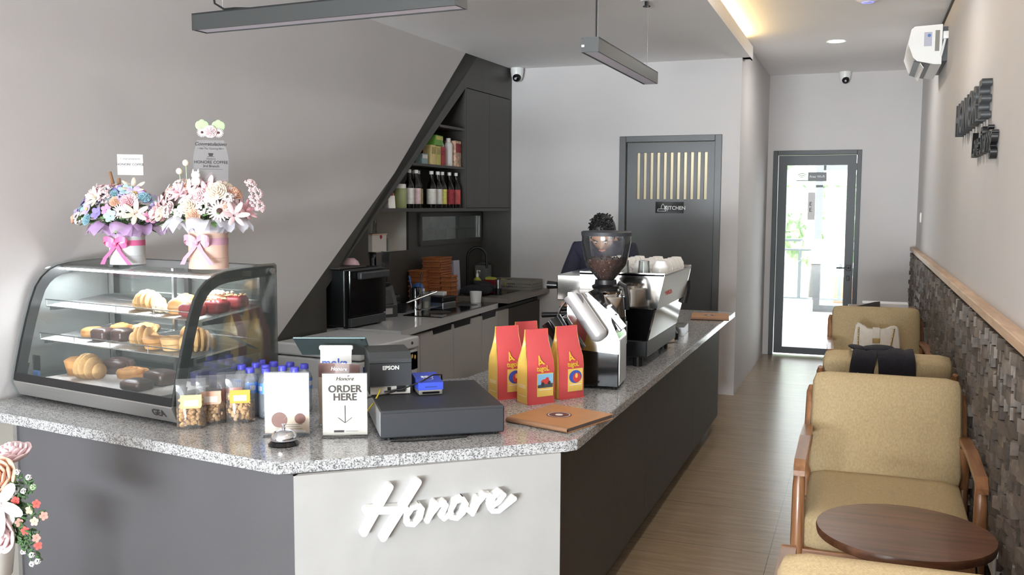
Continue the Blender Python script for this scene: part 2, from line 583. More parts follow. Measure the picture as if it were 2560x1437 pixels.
    def build(self, name, m, parent=None, smooth=False, angle=40, loc=None, rot=None):
        bmesh.ops.recalc_face_normals(self.bm, faces=self.bm.faces)
        me = bpy.data.meshes.new(name)
        self.bm.to_mesh(me)
        self.bm.free()
        me.materials.append(M[m] if isinstance(m, str) else m)
        if smooth:
            me.polygons.foreach_set('use_smooth', [True] * len(me.polygons))
            me.set_sharp_from_angle(angle=R(angle))
        o = bpy.data.objects.new(name, me)
        C.objects.link(o)
        if parent is not None:
            o.parent = parent
        if loc is not None:
            o.location = loc
        if rot is not None:
            o.rotation_euler = rot
        return o

def tag(o, label=None, cat=None, group=None, kind=None):
    if label:
        o['label'] = label
    if cat:
        o['category'] = cat
    if group:
        o['group'] = group
    if kind:
        o['kind'] = kind
    return o

def thing(name, label, cat, loc=(0, 0, 0), rz=0.0, group=None):
    o = bpy.data.objects.new(name, None)
    o.empty_display_size = 0.05
    C.objects.link(o)
    o.location = loc
    o.rotation_euler = (0, 0, rz)
    return tag(o, label, cat, group)

def struct(name, mb, m, label=None, **k):
    return tag(mb.build(name, m, **k), label, None, None, 'structure')

def text(name, s, size, m, parent=None, loc=(0, 0, 0), rot=(R(90), 0, 0), extrude=0.0004, align='CENTER', shear=0.0, bold=0.0, sx=1.0, label=None):
    cu = bpy.data.curves.new(name + '_curve', 'FONT')
    cu.body = s
    cu.size = size
    cu.extrude = extrude
    cu.align_x = align
    cu.align_y = 'CENTER'
    cu.shear = shear
    cu.offset = bold
    cu.resolution_u = 3
    tmp = bpy.data.objects.new(name + '_tmp', cu)
    C.objects.link(tmp)
    dg = bpy.context.evaluated_depsgraph_get()
    me = bpy.data.meshes.new_from_object(tmp.evaluated_get(dg))
    bpy.data.objects.remove(tmp)
    bpy.data.curves.remove(cu)
    me.name = name
    me.materials.clear()
    me.materials.append(M[m])
    if sx != 1.0:
        for v in me.vertices:
            v.co.x *= sx
    o = bpy.data.objects.new(name, me)
    C.objects.link(o)
    o.parent = parent
    o.location = loc
    o.rotation_euler = rot
    if label:
        o['label'] = label
    return o

def kids(o):
    return [c for c in bpy.data.objects if c.parent == o]

def dup(root, loc=None, rz=None, label=None, group=None):
    children = {}
    for c in bpy.data.objects:
        if c.parent is not None:
            children.setdefault(c.parent, []).append(c)
    def rec(o, parent):
        n = o.copy()
        C.objects.link(n)
        if parent is not None:
            n.parent = parent
        for ch in children.get(o, []):
            rec(ch, n)
        return n
    n = rec(root, None)
    if loc is not None:
        n.location = loc
    if rz is not None:
        n.rotation_euler = (0, 0, rz)
    if label:
        n['label'] = label
    if group:
        n['group'] = group
    return n

def set_mat(o, m):
    """own material on a copy that shares its mesh"""
    o.data = o.data.copy()
    o.data.materials.clear()
    o.data.materials.append(M[m])

ORD = ['first', 'second', 'third', 'fourth', 'fifth', 'sixth', 'seventh', 'eighth', 'ninth', 'tenth', 'eleventh', 'twelfth']
# ================================================================== THE ROOM
XR, YB, YM, YF = 0.50, -6.4, 7.72, 10.05          # right wall, shop front, middle wall, end wall
ZM, ZC = 2.73, 2.89                               # main ceiling, corridor ceiling
XC = -0.945                                       # corridor's left wall
XLIP = -0.882

mb = MB()
mb.box(-4.6, XR + 0.2, YB - 0.3, YF + 0.06, -0.12, 0.0)
struct('floor', mb, 'floor_tiles')

mb = MB()
mb.box(-4.6, XLIP - 0.012, YB - 0.2, YM + 0.1, ZM, ZM + 0.02)
struct('ceiling', mb, 'ceiling_paint', 'lower grey ceiling over the counter')
mb = MB()
mb.box(-1.5, XR + 0.2, YB - 0.2, YF + 0.2, ZC, ZC + 0.1)
struct('ceiling_corridor', mb, 'ceiling_paint', 'higher ceiling over the aisle')
mb = MB()
mb.box(XLIP - 0.012, XLIP, YB - 0.2, 7.89, ZM, ZM + 0.107)
mb.box(XC - 0.2, XLIP, 7.72, 7.89, ZM, ZM + 0.012)
struct('trim_1', mb, 'ceiling_paint', 'upright lip along the edge of the lower ceiling')
mb = MB()
mb.box(-1.5, -1.44, YB - 0.2, YM, ZM + 0.02, ZC)
struct('trim_2', mb, 'ceiling_paint')
mb = MB()
mb.box(-1.00, -0.965, -6.0, 7.62, ZM + 0.108, ZM + 0.116)
lsx = tag(mb.build('light_strip', 'emission_warm'), 'warm strip of light hidden behind the lip of the lower ceiling', 'light strip')
MB().box(-1.02, -0.955, -6.0, 7.62, ZM + 0.0202, ZM + 0.1075).build('carrier', 'white_plastic', lsx)

# left wall: its own frame, x out of the wall into the room, y along the wall
LWROT = -math.atan(0.0385)
LW = (-3.10, 2.7, 0)
mb = MB()
mb.prism([(-9.3, 0), (0.563, 0), (4.304, ZM), (-9.3, ZM)], -0.14, 0.0, 'yz')
struct('wall_left', mb, 'wall_paint', loc=LW, rot=(0, 0, LWROT))
mb = MB()
mb.prism([(0.3, 0), (5.2, 0), (5.2, ZM), (0.3, ZM)], -0.80, -0.70, 'yz')
struct('wall_left_back', mb, 'dark_inside', loc=LW, rot=(0, 0, LWROT))

# middle wall with the kitchen door opening
DX0, DX1, DZ = -1.934, -1.087, 2.128
mb = MB()
mb.box(-3.6, DX0, YM, YM + 0.12, 0, ZM)
mb.box(DX1, XC, YM, YM + 0.12, 0, ZM)
mb.box(XC - 0.12, XC, YM, YM + 0.12, ZM, ZC)
mb.box(DX0, DX1, YM, YM + 0.12, DZ, ZM)
struct('wall_middle', mb, 'wall_paint')
mb = MB()
mb.box(XC - 0.12, XC, YM + 0.12, YF, 0, ZC)
struct('wall_corridor', mb, 'wall_paint')
# end wall with the terrace door
EX0, EX1, EZ = -0.887, -0.030, 2.122
mb = MB()
mb.box(XC - 0.12, EX0, YF, YF + 0.14, 0, ZC)
mb.box(EX1, XR + 0.1, YF, YF + 0.14, 0, ZC)
mb.box(EX0, EX1, YF, YF + 0.14, EZ, ZC)
struct('wall_end', mb, 'wall_paint')
mb = MB()
mb.box(XR, XR + 0.12, YB - 0.2, YF + 0.14, 0, ZC)
struct('wall_right', mb, 'wall_paint')
mb = MB()
mb.box(XR - 0.012, XR, YB, YF, ZC - 0.022, ZC - 0.006)
struct('trim_3', mb, 'black_aluminium')

# shop front behind the camera: glazed, with mullions
mb = MB()
for x in (-3.35, -2.1, -1.0, 0.12, 0.46):
    mb.box(x - 0.03, x + 0.03, YB - 0.08, YB, 0, 2.7)
for z in (0.03, 2.1, 2.7):
    mb.box(-3.4, XR, YB - 0.07, YB - 0.01, z - 0.03, z + 0.03)
struct('window_1', mb, 'black_aluminium')
mb = MB()
mb.box(-4.2, XR, YB - 0.1, YB, 2.73, 3.0)
mb.box(-4.2, -3.4, YB - 0.1, YB, 0, 2.73)
struct('wall_front', mb, 'wall_paint')

# stone cladding and ledge on the right wall
ZL = 1.12
mb = MB()
mb.box(XR - 0.016, XR, YB, YF, 0, ZL)
struct('wall_right_grout', mb, 'grout')
random.seed(3)
slabs = {k: MB() for k in ('stone_a', 'stone_b', 'stone_c')}
row_h = 0.044
for i in range(int(ZL / row_h)):
    z = i * row_h
    y = 0.8 - random.uniform(0, 0.12)
    while y < YF:
        w = random.uniform(0.05, 0.115)
        y1 = min(y + w, YF)
        d = random.uniform(0.014, 0.034)
        tilt = random.uniform(-0.012, 0.012)
        k = random.choices(('stone_a', 'stone_b', 'stone_c'), (5, 4, 2))[0]
        x = XR - 0.012
        a, b = y + 0.0015, y1 - 0.0015
        t0, t1 = d - tilt, d + tilt
        j = random.uniform(-0.006, 0.006)
        slabs[k].prism([(x, a), (x - max(0.006, t0), a), (x - max(0.006, (t0 + t1) / 2 + j), (a + b) / 2), (x - max(0.006, t1), b), (x, b)], z + 0.001, min(z + row_h - 0.002, ZL - 0.002), 'xy')
        y = y1
for k, s in slabs.items():
    struct('wall_right_cladding_' + {'stone_a': 'brown', 'stone_b': 'dark', 'stone_c': 'light'}[k], s, k, 'split-face stone blocks on the lower right wall')
mb = MB()
mb.box(XR - 0.052, XR, YB, YF, ZL, ZL + 0.036, 0.003, 1)
struct('trim_4', mb, 'ledge_wood', 'pale wooden ledge on top of the stone cladding')

# ------------------------------------------------------------------ kitchen behind the grey door
mb = MB()
mb.box(-3.4, XC - 0.12, 9.6, 9.7, 0, 2.73)
mb.box(-3.5, -3.4, YM + 0.12, 9.7, 0, 2.73)
mb.box(-3.5, XC - 0.12, YM + 0.12, 9.7, 2.73, 2.8)
struct('wall_kitchen', mb, 'kitchen_paint')
area_light('kitchen_lamp', (-1.7, 8.8, 2.68), (0, 0, 0), 0.6, 0.6, 16, (1.0, 0.96, 0.86))

# grey kitchen door
dr = tag(MB().box(DX0, DX0 + 0.055, YM - 0.015, YM + 0.12, 0, DZ, 0.003, 1).box(DX1 - 0.055, DX1, YM - 0.015, YM + 0.12, 0, DZ, 0.003, 1).box(DX0 + 0.055, DX1 - 0.055, YM - 0.015, YM + 0.12, DZ - 0.05, DZ, 0.003, 1).build('door_1', 'door_paint'), 'dark grey kitchen door with a slatted vent', None, None, 'structure')
GX0, GX1, GZ0, GZ1 = -1.795, -1.178, 1.606, 1.992
yl0, yl1 = YM + 0.03, YM + 0.07
mb = MB()
mb.box(DX0 + 0.058, GX0, yl0, yl1, 0.01, DZ - 0.053)
mb.box(GX1, DX1 - 0.058, yl0, yl1, 0.01, DZ - 0.053)
mb.box(GX0, GX1, yl0, yl1, 0.01, GZ0)
mb.box(GX0, GX1, yl0, yl1, GZ1, DZ - 0.053)
n = 11
pitch = (GX1 - GX0) / n
for i in range(n):
    x = GX0 + pitch * (i + 0.47)
    mb.box(x, x + pitch * 0.53, yl0 + 0.008, yl1, GZ0, GZ1)
mb.build('door_leaf', 'door_paint', dr)
ks = thing('kitchen_sign', 'small black sign reading kitchen with white utensil icons on the grey door', 'sign', (-1.510, yl0 - 0.001, 1.537))
MB().box(-0.118, 0.118, -0.004, 0.0, -0.047, 0.047).build('plate', 'black_gloss', ks)
text('lettering', 'KITCHEN', 0.042, 'white_plastic', ks, (0.045, -0.0045, -0.005), extrude=0.0003, bold=0.0006)
mb = MB()
for pts in ([(-0.10, -0.03), (-0.03, -0.03), (-0.035, -0.012), (-0.095, -0.012), (-0.10, -0.03)], [(-0.07, -0.01), (-0.068, 0.012), (-0.055, 0.03), (-0.042, 0.012), (-0.04, -0.01)], [(-0.035, -0.03), (-0.035, 0.01), (-0.022, 0.014), (-0.02, -0.03)]):
    mb.stroke(pts, 0.003, 0.0006, -0.004)
mb.build('icon', 'white_plastic', ks)

# ------------------------------------------------------------------ terrace door
dr = tag(MB().box(EX0, EX0 + 0.045, YF - 0.01, YF + 0.14, 0, EZ, 0.002, 1).box(EX1 - 0.045, EX1, YF - 0.01, YF + 0.14, 0, EZ, 0.002, 1).box(EX0 + 0.045, EX1 - 0.045, YF - 0.01, YF + 0.14, EZ - 0.045, EZ, 0.002, 1).build('door_2', 'black_aluminium'), 'black framed glass door to the terrace', None, None, 'structure')
lx0, lx1 = EX0 + 0.052, EX1 - 0.048
mb = MB()
mb.box(lx0, lx0 + 0.085, YF + 0.02, YF + 0.07, 0.018, EZ - 0.05)
mb.box(lx1 - 0.085, lx1, YF + 0.02, YF + 0.07, 0.018, EZ - 0.05)
mb.box(lx0 + 0.085, lx1 - 0.085, YF + 0.02, YF + 0.07, 0.018, 0.085)
mb.box(lx0 + 0.085, lx1 - 0.085, YF + 0.02, YF + 0.07, EZ - 0.15, EZ - 0.05)
leaf = mb.build('door_leaf', 'black_aluminium', dr)
MB().box(lx0 + 0.084, lx1 - 0.084, YF + 0.042, YF + 0.048, 0.084, EZ - 0.149).build('pane', 'glass_clear', dr)
mb = MB()
mb.box(lx1 - 0.065, lx1 - 0.02, YF + 0.008, YF + 0.02, 0.90, 0.96, 0.004)
mb.box(lx1 - 0.16, lx1 - 0.035, YF - 0.03, YF - 0.015, 0.922, 0.938, 0.004)
mb.box(lx1 - 0.05, lx1 - 0.035, YF - 0.03, YF + 0.02, 0.922, 0.938, 0.003)
mb.box(lx1 - 0.058, lx1 - 0.03, YF + 0.008, YF + 0.02, 0.80, 0.85, 0.004)
mb.build('door_handle', 'black_metal', dr)
ws = thing('wifi_sign', 'small black free Wi-Fi sign stuck to the glass of the terrace door', 'sign', (-0.452, YF + 0.036, 1.855))
MB().box(-0.09, 0.09, -0.003, 0.003, -0.045, 0.045, 0.01, 2).build('plate', 'black_plastic', ws)
text('lettering', 'Free Wi-Fi', 0.034, 'white_plastic', ws, (0, -0.0035, 0), extrude=0.0003)
mb = MB()
for r in (0.018, 0.036, 0.054):
    mb.stroke([(-0.15 + r * math.cos(a), -0.02 + r * math.sin(a)) for a in [R(45 + 9 * q) for q in range(11)]], 0.007, 0.003, 0.0)
mb.box(-0.205, -0.09, -0.003, 0.0, -0.043, -0.034)
mb.build('signal_icon', 'black_plastic', ws)
pn = thing('door_poster', 'narrow white printed strip on the glass of the terrace door', 'poster', (-0.50, YF + 0.037, 1.545))
MB().box(-0.035, 0.035, -0.002, 0.0, -0.13, 0.15).build('paper', 'white_paper', pn)
text('lettering', 'E\nE', 0.06, 'ink_dark', pn, (-0.008, -0.0025, 0.0))

# terrace and garden outside
mb = MB()
mb.box(-4.5, 3.0, YF + 0.06, 14.55, -0.1, 0.0)
struct('ground_terrace', mb, 'terrace_tiles')
mb = MB()
mb.box(-4.5, -0.65, 14.4, 14.55, 0, 0.17)
mb.box(0.6, 3.0, 14.4, 14.55, 0, 0.17)
struct('wall_terrace', mb, 'outdoor_wall')
mb = MB()
mb.box(-4.5, 3.0, 14.6, 40, -1.2, -1.0)
struct('ground_garden', mb, 'outdoor_ground')
gt = thing('terrace_gate', 'black metal framed gate at the far end of the terrace', 'gate', (0, 14.45, 0))
mb = MB()
mb.box(-0.66, -0.56, -0.04, 0.04, 0, 2.35)
mb.box(0.5, 0.6, -0.04, 0.04, 0, 2.35)
mb.box(-0.56, 0.5, -0.038, 0.038, 0.0, 0.1)
mb.box(-0.56, 0.5, -0.038, 0.038, 2.08, 2.18)
mb.box(-4.5, 3.0, -0.03, 0.03, 2.30, 2.5)
mb.build('gate_frame', 'black_aluminium', gt)
MB().box(-0.56, -0.45, -0.06, -0.045, 1.02, 1.04).build('handle', 'black_metal', gt)
rl = thing('railing', 'grey metal railing with upright bars beyond the terrace gate', 'railing', (0, 15.2, 0))
MB().tube([(-4, 0, 1.03), (3, 0, 1.03)], 0.022).tube([(-4, 0, 0.88), (3, 0, 0.88)], 0.018).tube([(-4, 0, 0.12), (3, 0, 0.12)], 0.018).build('rail', 'railing_grey', rl, True)
for i in range(24):
    MB().boxc((-3.9 + i * 0.30, 0, 0.5), (0.05, 0.02, 0.78)).build('bar', 'railing_grey', rl)
cr = MB().box(-0.22, 0.22, -0.15, 0.15, 0, 0.42, 0.01).build('crate', 'crate_tan', None, loc=(-0.18, 16.0, 0.0))
tag(cr, 'tan crate standing behind the terrace railing', 'crate')
MB_ = MB().box(-0.8, 1.2, 15.6, 16.6, -0.08, 0.0)
struct('ground_verge', MB_, 'outdoor_ground')
random.seed(11)
def tree(loc, r, h, m, label):
    t = thing('tree', label, 'tree', loc, 0, 'trees beyond the terrace')
    MB().tube([(0, 0, 0), (0.05, 0, h * 0.5), (0, 0.05, h * 0.9)], [0.12, 0.09, 0.05]).build('trunk', 'brown_panel', t, True)
    mb = MB()
    for i in range(420):
        a, b = random.uniform(0, 2 * PI), random.uniform(-1, 1)
        k = random.uniform(0.5, 1) * r
        p = (k * math.cos(a) * math.sqrt(1 - b * b), k * math.sin(a) * math.sqrt(1 - b * b), h * 0.75 + k * b * 0.9)
        mb.ico(p, (random.uniform(0.10, 0.22), random.uniform(0.10, 0.22), 0.05), (random.uniform(0, 3), random.uniform(0, 3), 0), 1)
    mb.build('crown', m, t)
tree((-2.6, 19.5, -1), 1.5, 3.6, 'foliage', 'leafy tree seen on the left through the terrace door glass')
tree((-1.1, 24, -1), 1.4, 3.2, 'foliage_light', 'pale leafy tree behind the gate post beyond the terrace')
tree((0.9, 20, -1), 1.3, 2.4, 'foliage', 'lower leafy tree seen on the right through the terrace door glass')
# ================================================================== CABINETRY UNDER THE STAIRS (frame of the left wall)
cab = thing('stair_cabinet', 'dark grey built-in cabinet filling the slanted space under the stairs', 'cabinet', LW, LWROT)
D = -0.27
mb = MB()
mb.prism([(0.565, 0), (2.15, 0), (2.15, 1.045), (4.09, 2.46), (4.09, 2.728), (4.302, 2.728)], -0.018, 0.001, 'yz')
mb.prism([(4.09, 2.466), (4.985, 2.466), (4.985, 2.728), (4.09, 2.728)], -0.018, 0.001, 'yz')
mb.prism([(4.985, 0.83), (5.012, 0.83), (5.012, 2.728), (4.985, 2.728)], -0.018, 0.001, 'yz')
mb.build('front_frame', 'dark_laminate', cab)
mb = MB()
mb.prism([(2.15, 1.045), (4.09, 2.46), (4.078, 2.476), (2.138, 1.061)], D, -0.018, 'yz')
mb.prism([(2.13, 0.80), (2.15, 0.80), (2.15, 1.06), (2.13, 1.06)], D, -0.018, 'yz')
mb.build('soffit', 'dark_laminate', cab)
# back wall with the niche and the glazed pass-through cut out
NY0, NY1, NZ0, NZ1 = 3.075, 3.655, 1.205, 1.500
WY0, WY1, WZ0, WZ1 = 3.845, 4.935, 1.268, 1.456
mb = MB()
mb.box(D - 0.02, D, 2.1, 5.012, 0.78, NZ0)
mb.prism([(2.1, 1.0), (2.1, 1.06), (2.72, NZ1), (NY0, NZ1), (NY0, NZ0), (2.3, NZ0)], D - 0.02, D, 'yz')
mb.box(D - 0.02, D, NY1, WY0, NZ0, NZ1)
mb.box(D - 0.02, D, WY0, WY1, NZ0, WZ0)
mb.box(D - 0.02, D, WY0, WY1, WZ1, NZ1)
mb.box(D - 0.02, D, WY1, 5.012, NZ0, NZ1)
mb.prism([(2.72, NZ1), (5.012, NZ1), (5.012, 2.728), (4.45, 2.728)], D - 0.02, D, 'yz')
mb.build('back_panel', 'dark_laminate', cab)
MB().box(D, -0.019, 4.992, 5.011, 0.83, 2.72).build('end_panel', 'dark_laminate', cab)
mb = MB()
N2 = -0.60
mb.box(N2 - 0.015, N2, NY0, NY1, NZ0, NZ1)
mb.box(N2, D - 0.02, NY0 - 0.015, NY0, NZ0, NZ1)
mb.box(N2, D - 0.02, NY1, NY1 + 0.015, NZ0, NZ1)
mb.box(N2, D - 0.02, NY0, NY1, NZ0 - 0.015, NZ0)
mb.box(N2, D - 0.02, NY0, NY1, NZ1, NZ1 + 0.015)
tag(mb.build('niche_lining', 'carton_white', cab), 'white lined niche')
mb = MB()
mb.box(N2 - 0.015, N2, WY0 - 0.05, WY1 + 0.02, 1.20, 1.50)
mb.box(N2, D - 0.02, WY0 - 0.065, WY0 - 0.05, 1.20, 1.50)
mb.box(N2, D - 0.02, WY1 + 0.02, WY1 + 0.035, 1.20, 1.50)
mb.box(N2, D - 0.02, WY0 - 0.05, WY1 + 0.02, 1.225, 1.24)
mb.box(N2, D - 0.02, WY0 - 0.05, WY1 + 0.02, 1.49, 1.505)
tag(mb.build('glass_cabinet_lining', 'carton_white', cab), 'grey lined compartment behind the glass')
mb = MB()
mb.box(D - 0.004, D + 0.016, WY0 - 0.03, WY0, WZ0 - 0.04, WZ1 + 0.03)
mb.box(D - 0.004, D + 0.016, WY1, WY1 + 0.02, WZ0 - 0.04, WZ1 + 0.03)
mb.box(D - 0.004, D + 0.016, WY0, WY1, WZ0 - 0.04, WZ0)
mb.box(D - 0.004, D + 0.016, WY0, WY1, WZ1, WZ1 + 0.03)
fr = mb.build('glass_door_frame', 'dark_laminate', cab)
MB().box(D + 0.004, D + 0.008, WY0, WY1, WZ0, WZ1).build('pane', 'glass_cabinet', fr)
MB().box(D + 0.010, D + 0.02, WY1 - 0.04, WY1 - 0.01, WZ0, WZ1).build('pull_strip', 'steel', fr)
# shelves
SB, SC, SA = 1.845, 1.525, 2.145
MB().box(D, -0.001, 2.74, 4.985, SC - 0.024, SC).build('shelf', 'dark_laminate', cab)
MB().box(D, -0.004, 3.24, 4.09, SB - 0.018, SB).build('shelf', 'dark_laminate', cab)
MB().box(D, -0.004, 3.66, 4.09, SA - 0.018, SA).build('shelf', 'dark_laminate', cab)
MB().box(D, -0.002, 4.09, 4.108, SC, 2.466).build('divider', 'dark_laminate', cab)
mb = MB()
mb.box(-0.018, 0.0, 4.112, 4.545, SC + 0.004, 2.46)
mb.box(-0.018, 0.0, 4.548, 4.981, SC + 0.004, 2.46)
mb.build('door', 'dark_laminate', cab)

CA, SA_ = math.cos(LWROT), math.sin(LWROT)
def lw(x, y, z):
    """point in the frame of the left wall -> world"""
    return (LW[0] + x * CA - y * SA_, LW[1] + x * SA_ + y * CA, z)

# syrup bottles on the lower shelf
def syrup(label_m):
    t = thing('syrup_bottle', '', 'bottle', (0, 0, 0), 0, 'syrup bottles on the cabinet shelf')
    MB().lathe([(0.0, 0), (0.034, 0.0), (0.036, 0.006), (0.036, 0.15), (0.031, 0.172), (0.017, 0.20), (0.0135, 0.225), (0.0135, 0.25)], cap1=True).build('bottle_body', 'bottle_glass', t, True)
    MB().lathe([(0, 0.004), (0.033, 0.004), (0.0335, 0.148), (0.02, 0.185), (0, 0.186)]).build('syrup', 'syrup_dark', t, True)
    MB().lathe([(0.0366, 0.03), (0.0366, 0.142)]).build('paper_label', label_m, t, True)
    MB().cyl((0, 0, 0.25), 0.0155, 0.024, seg=16).build('cap', 'white_plastic', t, True)
    return t
sy = [(3.27, 'label_white', 'white label, leftmost of the row under the slanted frame'), (3.372, 'label_pink', 'pale pink label with red print, second in the row'), (3.442, 'label_gold', 'gold flecked label, third in the row'),
      (3.515, 'label_gold', 'gold leaf label, fourth in the row'), (3.61, 'label_white', 'plain white label, middle of the row'), (3.71, 'label_white', 'white label beside the yellow-labelled bottles'),
      (3.785, 'label_yellow', 'pale yellow label, between white and dull yellow labels'), (3.84, 'label_yellow', 'yellow label just left of the crimson one'), (3.905, 'label_crimson', 'crimson and white label, second from the right end'), (4.02, 'label_red', 'bright red label, rightmost beside the cabinet door')]
base = {}
for i, (y, lm, lb) in enumerate(sy):
    x = -0.05 if i not in (2, 3, 7) else -0.11
    L = 'dark syrup bottle with ' + lb
    if lm not in base:
        base[lm] = syrup(lm)
        b = base[lm]
        b.location = lw(x, y, SC)
        b['label'] = L
    else:
        b = dup(base[lm], lw(x, y, SC), 0, L)
    b.rotation_euler.z = R(random.uniform(-60, 60))

j = thing('syrup_jar', 'squat jar of green powder with a white lid on the syrup shelf', 'jar', lw(-0.06, 3.155, SC))
MB().lathe([(0, 0), (0.045, 0), (0.047, 0.01), (0.047, 0.13), (0.04, 0.14)]).build('jar_body', 'jar_green', j, True)
MB().cyl((0, 0, 0.138), 0.044, 0.03).build('lid', 'carton_white', j, True)
j = thing('orange_jar', 'small jar with an orange and white label behind the red-topped packet', 'jar', lw(-0.10, 3.07, SC))
MB().lathe([(0, 0), (0.035, 0), (0.035, 0.10), (0.03, 0.11)], cap1=True).build('jar_body', 'carton_white', j, True)
MB().lathe([(0.0355, 0.03), (0.0355, 0.06)]).build('paper_label', 'card_yellow', j, True)
pk = thing('packet', 'white packet with a red top at the low end of the syrup shelf', 'packet', lw(-0.05, 2.965, SC), R(-20))
MB().prism([(-0.05, 0), (0.05, 0), (0.042, 0.085), (-0.042, 0.085)], -0.03, 0.03).build('packet_body', 'carton_white', pk)
MB().boxc((0, 0, 0.10), (0.08, 0.045, 0.03), None, 0.006).build('top', 'carton_red', pk)

# cartons on the upper shelf
def carton(name, label, cat, x, y, z, w, d, h, m, rz=0, band=None):
    t = thing(name, label, cat, lw(x, y, z), LWROT + R(rz), 'cartons on the upper shelf')
    MB().box(-d / 2, d / 2, -w / 2, w / 2, 0, h, 0.002, 1).build('carton_body', m, t)
    if band:
        MB().box(d / 2, d / 2 + 0.0008, -w / 2 + 0.006, w / 2 - 0.006, h * 0.55, h * 0.9).build('printed_panel', band, t)
    return t
carton('carton', 'small white and teal carton lowest on the upper shelf', 'carton', -0.06, 3.475, SB, 0.085, 0.06, 0.075, 'carton_teal', 0, 'carton_white')
carton('carton', 'pale yellow drink carton under the green box', 'carton', -0.06, 3.60, SB, 0.075, 0.07, 0.145, 'carton_yellow', 0, 'label_gold')
carton('carton', 'lime coloured drink carton between yellow and red cartons', 'carton', -0.06, 3.68, SB, 0.072, 0.07, 0.142, 'carton_lime', 0, 'label_gold')
carton('carton', 'red drink carton next to the white bottles', 'carton', -0.06, 3.76, SB, 0.072, 0.07, 0.140, 'carton_red', 0, 'label_crimson')
carton('carton', 'bright green box lying on top of the drink cartons', 'carton', -0.07, 3.69, SB + 0.146, 0.16, 0.09, 0.075, 'carton_green', 8, 'label_yellow')
carton('carton', 'dark red box standing behind the green box', 'carton', -0.19, 3.84, SB, 0.22, 0.08, 0.235, 'carton_red')
carton('carton', 'cream box with a red and blue ornamental print beside the cabinet door', 'carton', -0.07, 4.01, SB, 0.125, 0.09, 0.20, 'carton_pattern', 6, 'label_crimson')
for y, x, lb in ((3.845, -0.10, 'white plastic bottle with round cap, behind and left of its twin'), (3.90, -0.055, 'white plastic bottle with round cap, in front beside the ornamental box')):
    t = thing('plastic_bottle', lb, 'bottle', lw(x, y, SB), 0, 'white bottles on the upper shelf')
    MB().lathe([(0, 0), (0.03, 0), (0.032, 0.006), (0.032, 0.16), (0.026, 0.178), (0.015, 0.185)], cap1=True).build('bottle_body', 'white_plastic', t, True)
    MB().cyl((0, 0, 0.184), 0.018, 0.03, seg=18).build('cap', 'white_plastic', t, True)

# drinking glasses
def glass_cup(h=0.085, r=0.034, name='drinking_glass'):
    return MB().lathe([(0.0, 0.004), (r * 0.82, 0.004), (r, h), (r - 0.002, h), (r * 0.8, 0.008), (0.0, 0.008)]).build(name, 'glass_cup', None, True)
g0 = None
k = 0
for row, zz in ((0, 1.24), (1, 1.24 + 0.115)):
    for i in range(11 if row == 0 else 9):
        p = lw(-0.40 + 0.05 * (i % 2), WY0 + 0.02 + (0.098 if row == 0 else 0.094) * i + (0.0 if row == 0 else 0.09), zz)
        L = '%s drinking glass from the left in the %s row behind the cabinet glass' % (ORD[i], 'lower' if row == 0 else 'upper')
        if g0 is None:
            g0 = glass_cup(0.105, 0.040)
            g = g0
        else:
            g = g0.copy()
            C.objects.link(g)
        g.location = p
        tag(g, L, 'glass', 'glasses behind the cabinet glass')
tag(MB().box(-0.15, 0.15, -0.56, 0.56, -0.005, 0.0).build('glass_shelf', 'glass_clear', None, loc=lw(-0.42, WY0 + 0.55, 1.351), rot=(0, 0, LWROT)), 'clear glass shelf under the upper row of glasses', 'shelf')

# boxes and jars in the white niche
bx = thing('cup_box', 'white carton with a red tab standing in the lined niche', 'box', lw(-0.36, 3.26, NZ0), LWROT)
MB().box(-0.07, 0.07, -0.10, 0.10, 0, 0.125, 0.002, 1).build('carton_body', 'carton_white', bx)
MB().box(-0.075, 0.075, -0.102, 0.102, 0.125, 0.135).build('lid', 'beige_paper', bx)
MB().cyl((0.0705, 0.02, 0.112), 0.016, 0.001, rot=(0, R(90), 0)).build('tab', 'carton_red', bx)
for y, zz, lb in ((3.27, NZ0 + 0.1355, 'clear glass jar standing on the white carton in the niche'), (3.42, NZ0, 'clear glass jar standing beside the white carton in the niche')):
    g = MB().lathe([(0, 0.003), (0.042, 0.003), (0.045, 0.095), (0.043, 0.095), (0.04, 0.008), (0, 0.008)]).build('glass_jar', 'glass_cup', None, True)
    g.location = lw(-0.36, y, zz)
    tag(g, lb, 'jar', 'glass jars in the niche')

